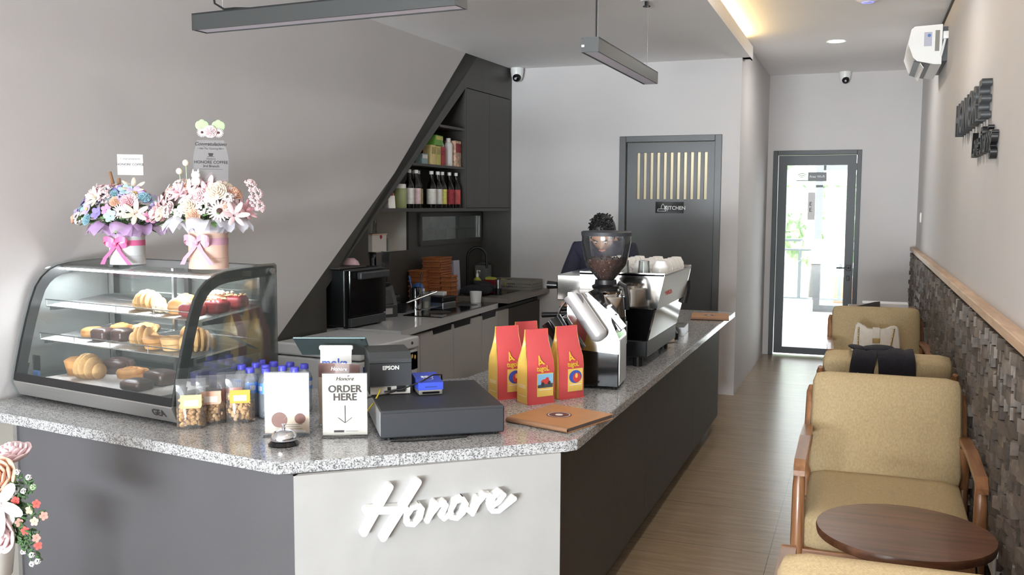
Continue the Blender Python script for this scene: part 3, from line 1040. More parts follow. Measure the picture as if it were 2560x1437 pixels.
# ================================================================== KITCHEN COUNTER ALONG THE LEFT WALL
KZ = 0.79
mb = MB()
mb.prism([(-2.585, 4.985), (-2.637, 6.72), (-3.205, 6.72), (-3.278, 4.865), (-3.03, 4.865), (-3.025, 4.99)], KZ - 0.04, KZ, 'xy')
tag(mb.build('kitchen_worktop', 'quartz_top'), 'pale quartz worktop of the back kitchen counter', 'worktop')
mb = MB()
mb.box(-3.19, -2.545, 6.722, 7.715, 0.79, 0.828)
wt = tag(mb.build('sink_worktop', 'taupe_top'), 'dull taupe worktop around the sink at the far end', 'worktop')
mb = MB()
mb.box(-3.05, -2.70, 6.95, 7.5, 0.8282, 0.830)
mb.build('sink_rim', 'black_gloss', wt)
def base_cabinet(label, y0, y1, m, slots, xf=-2.635):
    t = thing('base_cabinet', label, 'cabinet', (xf, y0, 0), 0, 'base cabinets of the back counter')
    w = y1 - y0
    MB().box(-0.45, -0.02, 0.002, w - 0.002, 0.08, 0.748).build('carcass', 'dark_inside', t)
    MB().box(-0.42, -0.06, 0.002, w - 0.002, 0, 0.08).build('plinth', 'dark_inside', t)
    z1 = 0.725
    mb = MB()
    if slots:
        a, b = slots[0] - y0, slots[1] - y0
        mb.prism([(0.003, 0.09), (w - 0.003, 0.09), (w - 0.003, z1), (min(b, w - 0.004), z1), (min(b, w - 0.004) - 0.012, z1 - 0.035), (max(a, 0.004) + 0.012, z1 - 0.035), (max(a, 0.004), z1), (0.003, z1)], -0.02, 0.0, 'yz')
    else:
        mb.box(-0.02, 0, 0.003, w - 0.003, 0.09, z1)
    mb.build('door', m, t)
    if slots:
        a, b = max(slots[0] - y0, 0.006), min(slots[1] - y0, w - 0.006)
        MB().box(-0.019, -0.012, a, b, z1 - 0.045, z1 + 0.018).build('handle_recess', 'black_plastic', t)
    return t
base_cabinet('light grey base cabinet nearest the chest freezer', 4.99, 5.345, 'light_cabinet', None)
base_cabinet('light grey base cabinet with the left half of the long black handle slot', 5.345, 5.87, 'light_cabinet', (5.53, 5.87))
base_cabinet('light grey base cabinet with the right half of the long black handle slot', 5.87, 6.385, 'light_cabinet', (5.87, 6.20))
base_cabinet('light grey base cabinet with a short black handle slot', 6.385, 6.72, 'light_cabinet', (6.39, 6.70))
base_cabinet('dark brown base cabinet under the sink', 6.95, 7.715, 'brown_panel', None)
base_cabinet('narrow light grey base cabinet before the dark sink cabinet', 6.72, 6.95, 'light_cabinet', None)

# ---- things on the kitchen counter
ov = thing('oven', 'black countertop oven with grey handle at the left end of the back counter', 'oven', (-2.905, 4.905, KZ), R(-5))
MB().box(-0.29, -0.02, 0.0, 0.43, 0.012, 0.365, 0.008).build('oven_body', 'black_plastic', ov)
dd = MB().box(-0.02, 0.0, 0.03, 0.425, 0.07, 0.36, 0.006).build('door', 'black_gloss', ov)
MB().box(0.0, 0.035, 0.10, 0.42, 0.30, 0.345, 0.008).build('handle', 'dark_grey_plastic', dd)
MB().box(-0.02, 0.008, 0.03, 0.41, 0.012, 0.066, 0.004).build('control_panel', 'dark_grey_plastic', ov)
for i in range(4):
    MB().cyl((-0.05 - 0.2 * (i % 2), 0.05 + 0.32 * (i // 2), 0), 0.015, 0.014, seg=12).build('foot', 'black_plastic', ov)
bw = MB().lathe([(0.0, 0), (0.03, 0.0), (0.055, 0.02), (0.068, 0.05), (0.064, 0.05), (0.05, 0.022), (0, 0.012)]).build('bowl', 'pink_ceramic', None, True)
bw.location = (-3.06, 5.20, KZ + 0.367)
bw.rotation_euler = (PI, 0, 0)
bw.location.z += 0.051
tag(bw, 'pale pink bowl turned upside down on the black oven', 'bowl')
tr = MB().box(-0.10, 0.10, -0.14, 0.14, 0, 0.012, 0.004).build('baking_tray', 'brown_panel', None, loc=(-3.03, 5.03, KZ + 0.3665), rot=(0, 0, R(-5)))
tag(tr, 'dark brown tray lying on top of the black oven', 'tray')

bl = thing('blender', 'dark grey blender base with a display beside the black oven', 'blender', (-3.07, 5.60, KZ), R(-30))
MB().prism([(-0.10, 0.0), (0.10, 0.0), (0.10, 0.08), (0.04, 0.21), (-0.10, 0.21)], -0.085, 0.085, 'xz').build('base', 'dark_grey_plastic', bl)
MB().boxc((0.079, 0, 0.135), (0.006, 0.11, 0.10), (0, R(-25), 0), 0.002).build('keypad', 'black_plastic', bl)
MB().box(0.100, 0.102, -0.045, 0.045, 0.022, 0.062).build('label_plate', 'silver_paint', bl)
MB().lathe([(0.055, 0.215), (0.06, 0.26), (0.075, 0.44), (0.072, 0.44), (0.057, 0.26)], seg=4, rot=(0, 0, R(45))).build('jug', 'glass_smoke', bl)
MB().box(-0.06, 0.06, -0.06, 0.06, 0.21, 0.235, 0.006).build('jug_seat', 'black_plastic', bl)
MB().tube([(0.06, -0.07, 0.42), (0.09, -0.10, 0.40), (0.09, -0.10, 0.28), (0.06, -0.06, 0.25)], 0.011).build('handle', 'dark_grey_plastic', bl, True)

pt = MB().lathe([(0, 0.0), (0.042, 0), (0.043, 0.12), (0.043, 0.165), (0.040, 0.165), (0.040, 0.01), (0, 0.01)]).build('steel_beaker', 'chrome', None, True, loc=(-3.0, 6.02, KZ))
tag(pt, 'tall shiny steel beaker holding utensils on the back counter', 'beaker')
for dx, dy, tl, lb, m in ((-0.01, -0.015, 0.25, 'whisk with pale handle standing in the steel beaker', 'sponge_blue'), (0.012, 0.012, 0.27, 'black spoon handle standing in the steel beaker', 'black_plastic')):
    u = MB().tube([(0, 0, 0.012), (dx * 2, dy * 2, tl * 0.7), (dx * 3, dy * 3, tl)], [0.004, 0.004, 0.008], 8).build('utensil', m, None, True, loc=(-3.0, 6.02, KZ))
    tag(u, lb, 'utensil')
kt = thing('measuring_cup', 'clear measuring cup with cream-coloured powder beside the steel beaker', 'cup', (-2.99, 6.16, KZ))
MB().lathe([(0, 0.002), (0.034, 0.002), (0.042, 0.125), (0.040, 0.125), (0.033, 0.006), (0, 0.006)]).build('cup_wall', 'glass_cup', kt, True)
MB().lathe([(0, 0.0065), (0.032, 0.0065), (0.035, 0.05), (0, 0.052)]).build('powder', 'cream_paper', kt, True)
pn = thing('frying_pan', 'black saucepan with long steel handle on the back counter', 'pan', (-3.06, 5.86, KZ))
MB().lathe([(0, 0), (0.06, 0), (0.075, 0.07), (0.072, 0.07), (0.058, 0.006), (0, 0.006)]).build('pan_body', 'black_metal', pn, True)
MB().tube([(0.05, 0.03, 0.065), (0.20, 0.22, 0.135)], 0.006).build('handle', 'steel', pn, True)
kl = thing('kettle', 'small black pot with a lid behind the saucepan', 'pot', (-3.17, 6.0, KZ))
MB().lathe([(0, 0), (0.05, 0), (0.055, 0.09), (0.045, 0.11), (0, 0.115)]).build('pot_body', 'black_plastic', kl, True)
MB().sphere((0, 0, 0.122), 0.012).build('lid_knob', 'black_metal', kl, True)
sc_ = thing('kitchen_scale', 'black and steel kitchen scale on the back counter', 'scale', (-2.98, 6.40, KZ), R(-8))
MB().box(-0.08, 0.08, -0.09, 0.09, 0.0, 0.03, 0.004).build('scale_body', 'steel', sc_)
MB().box(-0.085, 0.085, -0.095, 0.095, 0.03, 0.075, 0.01).build('platform', 'black_plastic', sc_)
tag(MB().box(-0.06, 0.06, -0.03, 0.03, 0, 0.03, 0.006).build('plastic_tub', 'white_plastic', None, loc=(-3.0, 6.40, KZ + 0.0755)), 'small white tub lying on the black kitchen scale', 'tub')
bt = thing('detergent_bottle', 'blue rounded detergent bottle between beaker and baskets', 'bottle', (-3.08, 6.22, KZ))
MB().lathe([(0, 0), (0.04, 0), (0.045, 0.03), (0.045, 0.12), (0.038, 0.165), (0.018, 0.18), (0, 0.182)]).build('bottle_body', 'sponge_blue', bt, True)
MB().boxc((0.045, 0.0, 0.12), (0.004, 0.03, 0.04)).build('paper_label', 'white_paper', bt)

def basket(w, d, h=0.030):
    mb = MB()
    mb.box(-d / 2, d / 2, -w / 2, w / 2, 0, 0.004)
    for s in (-1, 1):
        mb.boxc((s * (d / 2 - 0.004), 0, h / 2), (0.008, w, h), None, 0.003)
        mb.boxc((0, s * (w / 2 - 0.004), h / 2), (d, 0.008, h), None, 0.003)
    for s in (-1, 1):
        mb.tube([(-d / 2, s * w / 2, h), (d / 2, s * w / 2, h)], 0.0075, 6)
        mb.tube([(s * d / 2, -w / 2, h), (s * d / 2, w / 2, h)], 0.0075, 6)
    return mb.build('wicker_basket', 'wicker', None)
def basket_stack(n, x, y, w, d, step, which, rz=0):
    b0 = None
    for i in range(n):
        if b0 is None:
            b0 = basket(w, d)
            b = b0
        else:
            b = b0.copy()
            C.objects.link(b)
        b.location = (x, y, KZ + 0.0005 + i * step)
        b.rotation_euler.z = R(rz + random.uniform(-2, 2))
        pos = 'topmost' if i == n - 1 else 'lowest' if i == 0 else ORD[i] + ' from the bottom'
        tag(b, 'brown wicker basket, %s of the %s on the kitchen worktop' % (pos, which), 'basket', 'stacked wicker baskets')
basket_stack(9, -3.08, 6.55, 0.21, 0.15, 0.040, 'tall stack')
basket_stack(7, -3.15, 6.37, 0.13, 0.10, 0.038, 'narrow left stack')
basket_stack(6, -2.955, 6.50, 0.11, 0.085, 0.037, 'low front stack')
tb = MB().box(-0.02, 0.02, -0.055, 0.055, 0, 0.28, 0.004).build('plastic_tray', 'lilac_plastic', None, loc=(-3.03, 6.80, 0.8285), rot=(0, R(-3), 0))
tag(tb, 'tall lilac grey plastic tray standing on edge beside the baskets', 'tray')
wc = MB().lathe([(0, 0), (0.04, 0), (0.048, 0.09), (0.046, 0.09), (0.038, 0.004), (0, 0.004)]).build('plastic_cup', 'white_plastic', None, True, loc=(-2.80, 6.66, KZ))
tag(wc, 'white plastic cup at the foot of the tall basket stack', 'cup')
hb = thing('cooktop', 'flat black glass cooktop on the front of the pale worktop', 'cooktop', (-2.785, 6.21, KZ))
MB().box(-0.145, 0.148, -0.53, 0.50, 0, 0.006, 0.002, 1).build('glass_top', 'black_gloss', hb)
for y in (-0.26, 0.24):
    MB().cyl((0, y, 0.006), 0.085, 0.0006, seg=32).build('heat_zone', 'dark_grey_plastic', hb)
mb = MB()
mb.cushion((0, 0, 0.03), (0.24, 0.36, 0.05), 0.02, 0.012, None, 6)
mb.cushion((0.03, 0.05, 0.06), (0.15, 0.22, 0.03), 0.014, 0.012, (0.1, 0.1, 0.5), 6)
rg = mb.build('folded_cloth', 'dark_cloth', None, True, loc=(-2.90, 6.96, 0.8375), rot=(0, 0, R(10)))
tag(rg, 'crumpled dark cloth heaped beside the sink', 'cloth')
fc = thing('faucet', 'tall curved black faucet at the sink', 'faucet', (-3.11, 7.22, 0.828))
pts = [(0, 0, 0), (0, 0, 0.28)] + [(0.075 - 0.075 * math.cos(a), 0.03 * (1 - math.cos(a)), 0.28 + 0.085 * math.sin(a)) for a in [R(18 * q) for q in range(1, 11)]] + [(0.15, 0.06, 0.19)]
MB().tube(pts, 0.012, 10).build('spout', 'black_metal', fc, True)
MB().cyl((0, 0, 0), 0.026, 0.03).build('base', 'black_metal', fc, True)
MB().tube([(0, 0.02, 0.05), (0.02, 0.08, 0.07)], 0.006).build('handle', 'black_metal', fc, True)
sp = thing('soap_bottle', 'soap bottle with a white pump and lime green body behind the sink', 'bottle', (-3.06, 7.31, 0.8285))
MB().lathe([(0, 0), (0.03, 0), (0.032, 0.09), (0.012, 0.11)], cap1=True).build('bottle_body', 'lime', sp, True)
MB().cyl((0, 0, 0.11), 0.012, 0.03).tube([(0, 0, 0.13), (0, 0, 0.165), (0.03, -0.01, 0.163)], 0.006).build('pump', 'white_plastic', sp, True)
rd = thing('red_tub', 'dark red plastic tub with a lime sponge at the sink', 'tub', (-2.97, 7.40, 0.8305))
MB().lathe([(0, 0), (0.06, 0), (0.075, 0.085), (0.071, 0.085), (0.057, 0.006), (0, 0.006)], seg=4, rot=(0, 0, R(45))).build('tub_wall', 'red_plastic', rd)
MB().boxc((0, 0, 0.088), (0.08, 0.09, 0.03), (0, 0.1, 0), 0.01).build('sponge', 'lime', rd)
jg = thing('glass_canister', 'square clear glass canister with a dark lid in the far sink corner', 'canister', (-3.10, 7.54, 0.8285))
MB().box(-0.055, 0.055, -0.065, 0.065, 0, 0.20, 0.012).build('canister_wall', 'glass_cup', jg)
MB().box(-0.035, 0.035, -0.04, 0.04, 0.20, 0.225, 0.006).build('lid', 'dark_grey_plastic', jg)
tm = thing('coffee_tamper', 'small steel tamper standing by the sink edge', 'tamper', (-2.74, 6.99, 0.8305))
MB().lathe([(0, 0.05), (0.02, 0.05), (0.022, 0.12), (0.0, 0.122)]).build('handle', 'steel', tm, True)
MB().cyl((0, 0, 0), 0.026, 0.05).build('base', 'black_metal', tm, True)
dk = thing('drying_basket', 'grey slotted plastic basket on the far corner of the sink counter', 'basket', (-2.80, 7.55, 0.8285), R(-3))
mb = MB()
mb.box(-0.2, 0.2, -0.12, 0.12, 0, 0.006)
for s in (-1, 1):
    for z0, z1 in ((0.006, 0.02), (0.034, 0.044), (0.058, 0.085)):
        mb.box(-0.2, 0.2, s * 0.12 - 0.003, s * 0.12 + 0.003, z0, z1)
        mb.box(s * 0.2 - 0.003, s * 0.2 + 0.003, -0.12, 0.12, z0, z1)
    for i in range(27):
        mb.boxc((-0.2 + i * 0.4 / 26, s * 0.12, 0.043), (0.006, 0.005, 0.08))
    for i in range(16):
        mb.boxc((s * 0.2, -0.12 + i * 0.016, 0.043), (0.005, 0.006, 0.08))
mb.build('basket_wall', 'grey_plastic', dk)
for i, (x, y) in enumerate(((-0.12, 0.02), (-0.07, 0.05))):
    g = MB().ico((0, 0, 0.04), (0.05, 0.04, 0.034), (0.2, 0.3, 0.5 + i), 2).build('lime_fruit' if i == 0 else 'herb_bunch', 'lime' if i == 0 else 'leaf_dark', None, True)
    g.location = (-2.80 + x, 7.55 + y, 0.8345)
    tag(g, ('yellowish green fruit', 'small dark green herb bunch')[i] + ' in the grey slotted basket', ('fruit', 'herbs')[i])

# ================================================================== CHEST FREEZER
fz = thing('chest_freezer', 'white chest freezer with a flat lid behind the order counter', 'freezer', (-3.025, 4.335, 0), R(-6))
FW, FD = 0.573, 0.575
MB().box(0.0, FW - 0.012, 0.0, FD, 0.04, 0.715, 0.01).build('freezer_body', 'white_enamel', fz)
ld = MB().box(-0.005, FW, -0.005, FD + 0.005, 0.722, 0.79, 0.012, 3).build('lid', 'white_enamel', fz)
MB().box(FW - 0.001, FW + 0.0015, 0.19, 0.36, 0.742, 0.764, 0.001, 1).build('handle_slot', 'lilac_plastic', ld)
MB().cyl((FW - 0.001, 0.50, 0.757), 0.009, 0.003, rot=(0, R(90), 0), seg=16).build('lock', 'ink_dark', ld)
MB().box(FW - 0.012, FW - 0.008, 0.36, 0.57, 0.60, 0.70).build('dark_window', 'black_gloss', fz)
mb = MB()
for i in range(5):
    mb.ico((FW - 0.006, 0.42 + 0.03 * i, 0.67 + 0.008 * (i % 2)), (0.003, 0.010, 0.014), None, 1)
mb.build('printed_pattern', 'card_yellow', fz)
text('logo_letter', 'R', 0.075, 'logo_blue', fz, (FW - 0.0105, 0.055, 0.655), (R(90), 0, R(90)), bold=0.003)
text('logo_letter', 'S', 0.075, 'logo_green', fz, (FW - 0.0105, 0.105, 0.655), (R(90), 0, R(90)), bold=0.003)
text('logo_letter', 'A', 0.075, 'logo_blue', fz, (FW - 0.0105, 0.155, 0.655), (R(90), 0, R(90)), bold=0.003)
for x, y in ((0.05, 0.05), (FW - 0.06, 0.05), (0.05, FD - 0.05), (FW - 0.06, FD - 0.05)):
    MB().cyl((x, y, 0), 0.02, 0.04, seg=12).build('foot', 'black_plastic', fz)
# ================================================================== ORDER COUNTER
CZ = 0.79
c1, c2 = (-0.846, 2.856), (-1.593, 2.274)
slab = [(-3.100, 2.492), (-1.635, 2.281), (-1.593, 2.274), (-1.555, 2.300), (-0.875, 2.832), (-0.846, 2.870), (-0.843, 6.83), (-1.36, 6.83), (-1.36, 4.25), (-1.60, 4.02), (-1.61, 3.73), (-2.16, 3.22), (-3.075, 3.22)]
mb = MB()
mb.prism(slab, CZ - 0.035, CZ, 'xy')
es = [e for e in mb.bm.edges if abs(e.verts[0].co.z - CZ) < 1e-5 and abs(e.verts[1].co.z - CZ) < 1e-5]
bmesh.ops.bevel(mb.bm, geom=es, offset=0.003, segments=2, affect='EDGES')
ctop = tag(mb.build('granite_worktop', 'granite'), 'speckled grey granite top running along the whole order counter', 'worktop')
MB().box(-0.846, -0.8405, 6.60, 6.832, CZ - 0.0352, CZ + 0.0006).build('end_trim', 'steel', ctop)

def panel_body(name, label, m, pts, th, z0=0.0, z1=0.7545):
    """upright sheet along pts[0]->pts[1], thickness towards the inside"""
    p, q = Vector(pts[0]), Vector(pts[1])
    d = (q - p).normalized()
    nrm = Vector((-d.y, d.x))
    mb = MB()
    mb.prism([tuple(p), tuple(q), tuple(q + nrm * th), tuple(p + nrm * th)], z0, z1, 'xy')
    return mb.build(name, m)
# left run, grey
t = thing('counter_cabinet', 'grey fronted left run of the order counter below the pastry case', 'cabinet', (0, 0, 0))
o = panel_body('front_panel', '', 'grey_panel', [(-2.835, 2.478), (-1.537, 2.280)], 0.02)
o.parent = t
o = panel_body('wall_filler', '', 'grey_plastic', [(-3.10, 2.515), (-2.858, 2.478)], 0.02)
o.parent = t
o = panel_body('metal_strip', '', 'steel', [(-2.857, 2.472), (-2.836, 2.469)], 0.02)
o.parent = t
mb = MB()
mb.prism([(-3.06, 2.56), (-1.78, 2.36), (-2.16, 3.0), (-3.05, 3.0)], 0.02, 0.75, 'xy')
mb.build('carcass', 'dark_inside', t)
# diagonal front, cement look, with the white sign
PL, PR = Vector((-1.537, 2.279)), Vector((-0.885, 2.814))
PA = math.atan2(PR.y - PL.y, PR.x - PL.x)
t = thing('counter_cabinet', 'pale cement-look diagonal front of the order counter carrying white letters', 'cabinet', (PL.x, PL.y, 0), PA)
PW = (PR - PL).length
MB().box(0.0, PW, 0.0, 0.02, 0.0, 0.7545).build('front_panel', 'cement_board', t)
MB().prism([(0.10, 0.025), (PW - 0.08, 0.025), (PW - 0.30, 0.40), (0.22, 0.40)], 0.02, 0.75, 'xy').build('carcass', 'dark_inside', t)
t = thing('counter_cabinet', 'dark brown aisle side of the order counter under the coffee machine', 'cabinet', (-0.9, 2.85, 0))
mb = MB()
for y0, y1 in ((-0.03, 1.3), (1.303, 2.6), (2.603, 3.63)):
    mb.box(-0.02, 0.0, y0, y1, 0.10, 0.7545)
mb.build('side_panel', 'brown_panel', t)
MB().box(-0.09, -0.06, 0.05, 3.6, 0.0, 0.10).build('plinth', 'dark_inside', t)
mb = MB()
mb.prism([(-0.024, 0.28), (-0.024, 3.62), (-0.40, 3.62), (-0.40, 0.62)], 0.10, 0.75, 'xy')
mb.build('carcass', 'dark_inside', t)

sg = thing('shop_sign', 'raised white script letters spelling the shop name on the pale counter front', 'sign', (PL.x, PL.y, 0), PA)
S = dict(H=[[(0.279, 0.703), (0.201, 0.571)], [(0.366, 0.71), (0.259, 0.549)], [(0.21, 0.637), (0.327, 0.63)]],
         o=[[(0.37, 0.637), (0.348, 0.632), (0.331, 0.61), (0.333, 0.585), (0.353, 0.581), (0.372, 0.599), (0.379, 0.625), (0.368, 0.637)]],
         n=[[(0.419, 0.641), (0.408, 0.615), (0.395, 0.587), (0.408, 0.608), (0.43, 0.633), (0.448, 0.64), (0.454, 0.63), (0.439, 0.598), (0.448, 0.589), (0.469, 0.602)]],
         o2=[[(0.507, 0.645), (0.484, 0.639), (0.469, 0.613), (0.471, 0.591), (0.489, 0.586), (0.509, 0.602), (0.518, 0.628), (0.507, 0.645)]],
         r=[[(0.516, 0.615), (0.532, 0.602), (0.555, 0.641), (0.539, 0.595), (0.555, 0.625), (0.578, 0.65), (0.594, 0.647), (0.592, 0.632)]],
         e=[[(0.601, 0.611), (0.625, 0.625), (0.641, 0.644), (0.629, 0.655), (0.608, 0.642), (0.597, 0.616), (0.604, 0.597), (0.625, 0.595), (0.676, 0.629)]])
for k, ss in S.items():
    mb = MB()
    for pts in ss:
        mb.stroke(pts, 0.0235 if k == 'H' else 0.0165, 0.030, 0.0)
    o = mb.build('letter', 'white_plastic', sg)

# ================================================================== PASTRY CASE
CL, CRZ = (-3.083, 2.697, CZ), -R(10.43)
cs = thing('pastry_case', 'curved glass pastry display case with black frame and steel base', 'display case', CL, CRZ)
W, DP = 0.934, 0.462
prof = [(-0.014, 0.085), (0.000, 0.147), (0.018, 0.22), (0.040, 0.30), (0.062, 0.37), (0.086, 0.43), (0.112, 0.466), (0.145, 0.493), (0.185, 0.510), (0.235, 0.519), (0.32, 0.525), (DP, 0.530)]
def inset(prof, d):
    out = []
    for i, p in enumerate(prof):
        a = Vector(prof[max(i - 1, 0)])
        b = Vector(prof[min(i + 1, len(prof) - 1)])
        t_ = (b - a).normalized()
        n_ = Vector((t_.y, -t_.x))
        out.append(tuple(Vector(p) + n_ * d))
    return out
# base
mb = MB()
mb.prism([(0.004, 0.012), (-0.020, 0.066), (-0.016, 0.072), (DP, 0.072), (DP, 0.012)], 0.006, W - 0.006, 'yz')
tag(mb.build('base', 'brushed_steel', cs), 'brushed steel base')
text('lettering', 'GEA', 0.036, 'ink_dark', cs, (W - 0.085, -0.0102, 0.040), (R(90 + 24), 0, 0), bold=0.0008)
for x in (0.05, W - 0.05):
    for y in (0.05, DP - 0.05):
        MB().cyl((x, y, 0), 0.015, 0.013, seg=12).build('foot', 'black_plastic', cs)
MB().box(0.01, W - 0.01, 0.0, DP - 0.01, 0.0725, 0.078).build('deck', 'black_deck', cs)
MB().prism([(-0.018, 0.070), (-0.014, 0.10), (-0.008, 0.10), (-0.006, 0.070)], 0.01, W - 0.01, 'yz').build('front_seal', 'black_plastic', cs)
# side frames and side glass
inner = inset(prof, 0.040)
for nm, x0, x1 in (('l', 0.0, 0.014), ('r', W - 0.014, W)):
    mb = MB()
    mb.ring(prof, inner, x0, x1, 'yz')
    mb.prism([(DP - 0.048, 0.0725), (DP, 0.0725), (DP, 0.530), (DP - 0.048, 0.52)], x0, x1, 'yz')
    mb.prism([(-0.016, 0.0725), (0.03, 0.0725), (0.045, 0.13), (0.0, 0.14)], x0, x1, 'yz')
    mb.build('side_frame', 'black_plastic', cs)
    xo = -0.005 if nm == 'l' else W + 0.001
    outer = inset(prof, -0.010)
    poly = [(0.002, 0.004), (-0.026, 0.066)] + outer[:-1] + [(DP - 0.005, 0.538), (DP + 0.006, 0.53), (DP + 0.006, 0.004)]
    MB().prism(poly, xo, xo + 0.004, 'yz').build('side_pane', 'glass_case', cs)
    MB().cyl((W + 0.005 if nm == 'r' else -0.013, DP - 0.02, 0.508), 0.012, 0.008, rot=(0, R(90), 0)).build('fixing_knob', 'steel', cs, True)
MB().strip(prof, 0.014, W - 0.014).build('curved_pane', 'glass_case', cs, True)
mb = MB()
mb.box(0.014, W - 0.014, DP - 0.03, DP, 0.50, 0.530)
mb.box(0.014, W - 0.014, DP - 0.03, DP, 0.0725, 0.10)
for x in (W * 0.5,):
    mb.box(x - 0.012, x + 0.012, DP - 0.025, DP - 0.008, 0.10, 0.50)
mb.build('back_frame', 'black_plastic', cs)
MB().box(0.014, W - 0.014, DP - 0.006, DP - 0.002, 0.10, 0.50).build('back_pane', 'glass_cabinet', cs)
mb = MB()
for x in (0.022, W * 0.5 - 0.045, W - 0.03):
    mb.box(x, x + 0.012, DP - 0.06, DP - 0.045, 0.08, 0.50)
mb.build('shelf_standard', 'steel', cs)
MB().box(0.03, W - 0.03, 0.205, 0.25, 0.490, 0.499).build('light_bar', 'emission_led', cs)
mb = MB()
mb.box(0.02, W - 0.02, 0.20, 0.255, 0.4995, 0.506)
mb.build('light_housing', 'white_plastic', cs)
SH = []
for z, ya, yb in ((0.352, 0.115, 0.415), (0.222, 0.085, 0.415)):
    tilt = 0.028
    mb = MB()
    nrod = 84
    for i in range(nrod):
        x = 0.03 + (W - 0.06) * i / (nrod - 1)
        mb.tube([(x, ya, z), (x, yb, z + tilt)], 0.0011, 4)
    for k in range(4):
        q = k / 3
        mb.tube([(0.03, ya + (yb - ya) * q, z + tilt * q - 0.002), (W - 0.03, ya + (yb - ya) * q, z + tilt * q - 0.002)], 0.002, 5)
    mb.tube([(0.03, ya - 0.004, z + 0.026), (W - 0.03, ya - 0.004, z + 0.026)], 0.0022, 6)
    for k in range(5):
        x = 0.035 + (W - 0.07) * k / 4
        mb.tube([(x, ya - 0.003, z - 0.001), (x, ya - 0.004, z + 0.026)], 0.002, 5)
    sh = mb.build('wire_shelf', 'steel', cs)
    for x in (0.020, W - 0.024):
        MB().prism([(ya + 0.02, z - 0.006), (ya + 0.02, z - 0.020), (yb, z + tilt - 0.05), (yb, z + tilt - 0.006)], x, x + 0.004, 'yz').build('shelf_bracket', 'dark_grey_plastic', cs)
    SH.append((z, ya, yb, tilt))
def shelf_z(k, y):
    if k == 2:
        return 0.0785
    z, ya, yb, t_ = SH[k]
    return z + t_ * (y - ya) / (yb - ya) + 0.002

Mcs = Matrix.Translation(CL) @ Matrix.Rotation(CRZ, 4, 'Z')
def in_case(o, k, x, y, rz=0, dz=0.0):
    o.location = Mcs @ Vector((x, y, shelf_z(k, y) + dz))
    o.rotation_euler = (0, 0, CRZ + R(rz))

pp = thing('tray_liner', 'white patterned paper liner on the floor of the pastry case', 'paper')
MB().box(-0.34, 0.34, -0.12, 0.12, 0, 0.002).build('sheet', 'patterned_paper', pp)
in_case(pp, 2, 0.44, 0.17)
DKZ = 0.0022

def croissant(n=6, L=0.13, r=0.032, m='pastry_light'):
    mb = MB()
    for i in range(n):
        u = (i + 0.5) / n * 2 - 1
        k = r * (1 - 0.55 * u * u)
        mb.sphere((u * L / 2, 0.02 * u * u, k * 0.95), (L / n * 0.72, k * 1.15, k), None, 12, 8)
    return mb.build('croissant', m, None, True, 60)
def bun(r=0.045, h=0.04, m='pastry', ridges=0):
    prof_ = [(0, 0), (r * 0.85, 0.0), (r, h * 0.35), (r * 0.92, h * 0.75), (r * 0.55, h), (0, h * 1.02)]
    wob = (lambda a, z: 0.05 * math.sin(ridges * a)) if ridges else None
    return MB().lathe(prof_, seg=36, wob=wob).build('bun', m, None, True, 60)
def swirl(r=0.045, h=0.026, m='pastry'):
    mb = MB()
    pts = []
    for i in range(44):
        a = i * 0.36
        q = r * 0.92 * (1 - i / 46)
        pts.append((q * math.cos(a), q * math.sin(a), h * 0.55 + 0.012 * i / 44))
    mb.tube(pts, h * 0.5, 7)
    mb.lathe([(0, 0), (r * 0.9, 0), (r * 0.95, h * 0.5), (0, h * 0.55)], seg=24)
    return mb.build('swirl_bun', m, None, True, 60)
def cruffin(r=0.042, h=0.055, m='pastry'):
    mb = MB()
    mb.lathe([(0, 0), (r * 0.8, 0), (r, h * 0.7), (r * 1.05, h * 0.85), (r * 0.7, h), (0, h * 0.9)], seg=20, wob=lambda a, z: 0.04 * math.sin(6 * a))
    return mb.build('muffin', m, None, True, 60)
def loaf(L=0.1, w=0.05, h=0.045, m='pastry', name='loaf_cake'):
    return MB().cushion((0, 0, h / 2), (L, w, h), 0.012, 0.006, None, 5).build(name, m, None, True, 60)
def put(o, k, x, y, rz, label, cat, dz=0.0):
    if k == 2:
        dz += DKZ
    in_case(o, k, x, y, rz, dz)
    return tag(o, label, cat, 'pastries in the display case')
# upper shelf
put(croissant(7, 0.12, 0.040), 0, 0.545, 0.19, 20, 'golden ridged croissant, leftmost on the upper wire shelf', 'pastry')
put(croissant(4, 0.10, 0.022, 'sugar'), 0, 0.64, 0.17, -10, 'flat pastry dusted with sugar on the upper wire shelf', 'pastry')
put(croissant(5, 0.10, 0.030, 'pastry'), 0, 0.675, 0.26, 10, 'brown croissant behind the sugared pastry on the upper shelf', 'pastry')
put(bun(0.045, 0.055, 'pastry'), 0, 0.735, 0.185, 0, 'round brown bread roll on the upper shelf before the sugar topped loaf', 'bread')
lf = loaf(0.11, 0.085, 0.052, 'pastry_dark')
put(lf, 0, 0.80, 0.30, 4, 'dark loaf with crumbly sugar crust at the back of the upper shelf', 'bread')
s_ = MB()
random.seed(5)
for i in range(60):
    s_.ico((random.uniform(-0.05, 0.05), random.uniform(-0.036, 0.036), 0.056 + random.uniform(0, 0.006)), random.uniform(0.004, 0.008), None, 1)
tag(s_.build('sugar_crust', 'sugar', lf), kind='stuff')
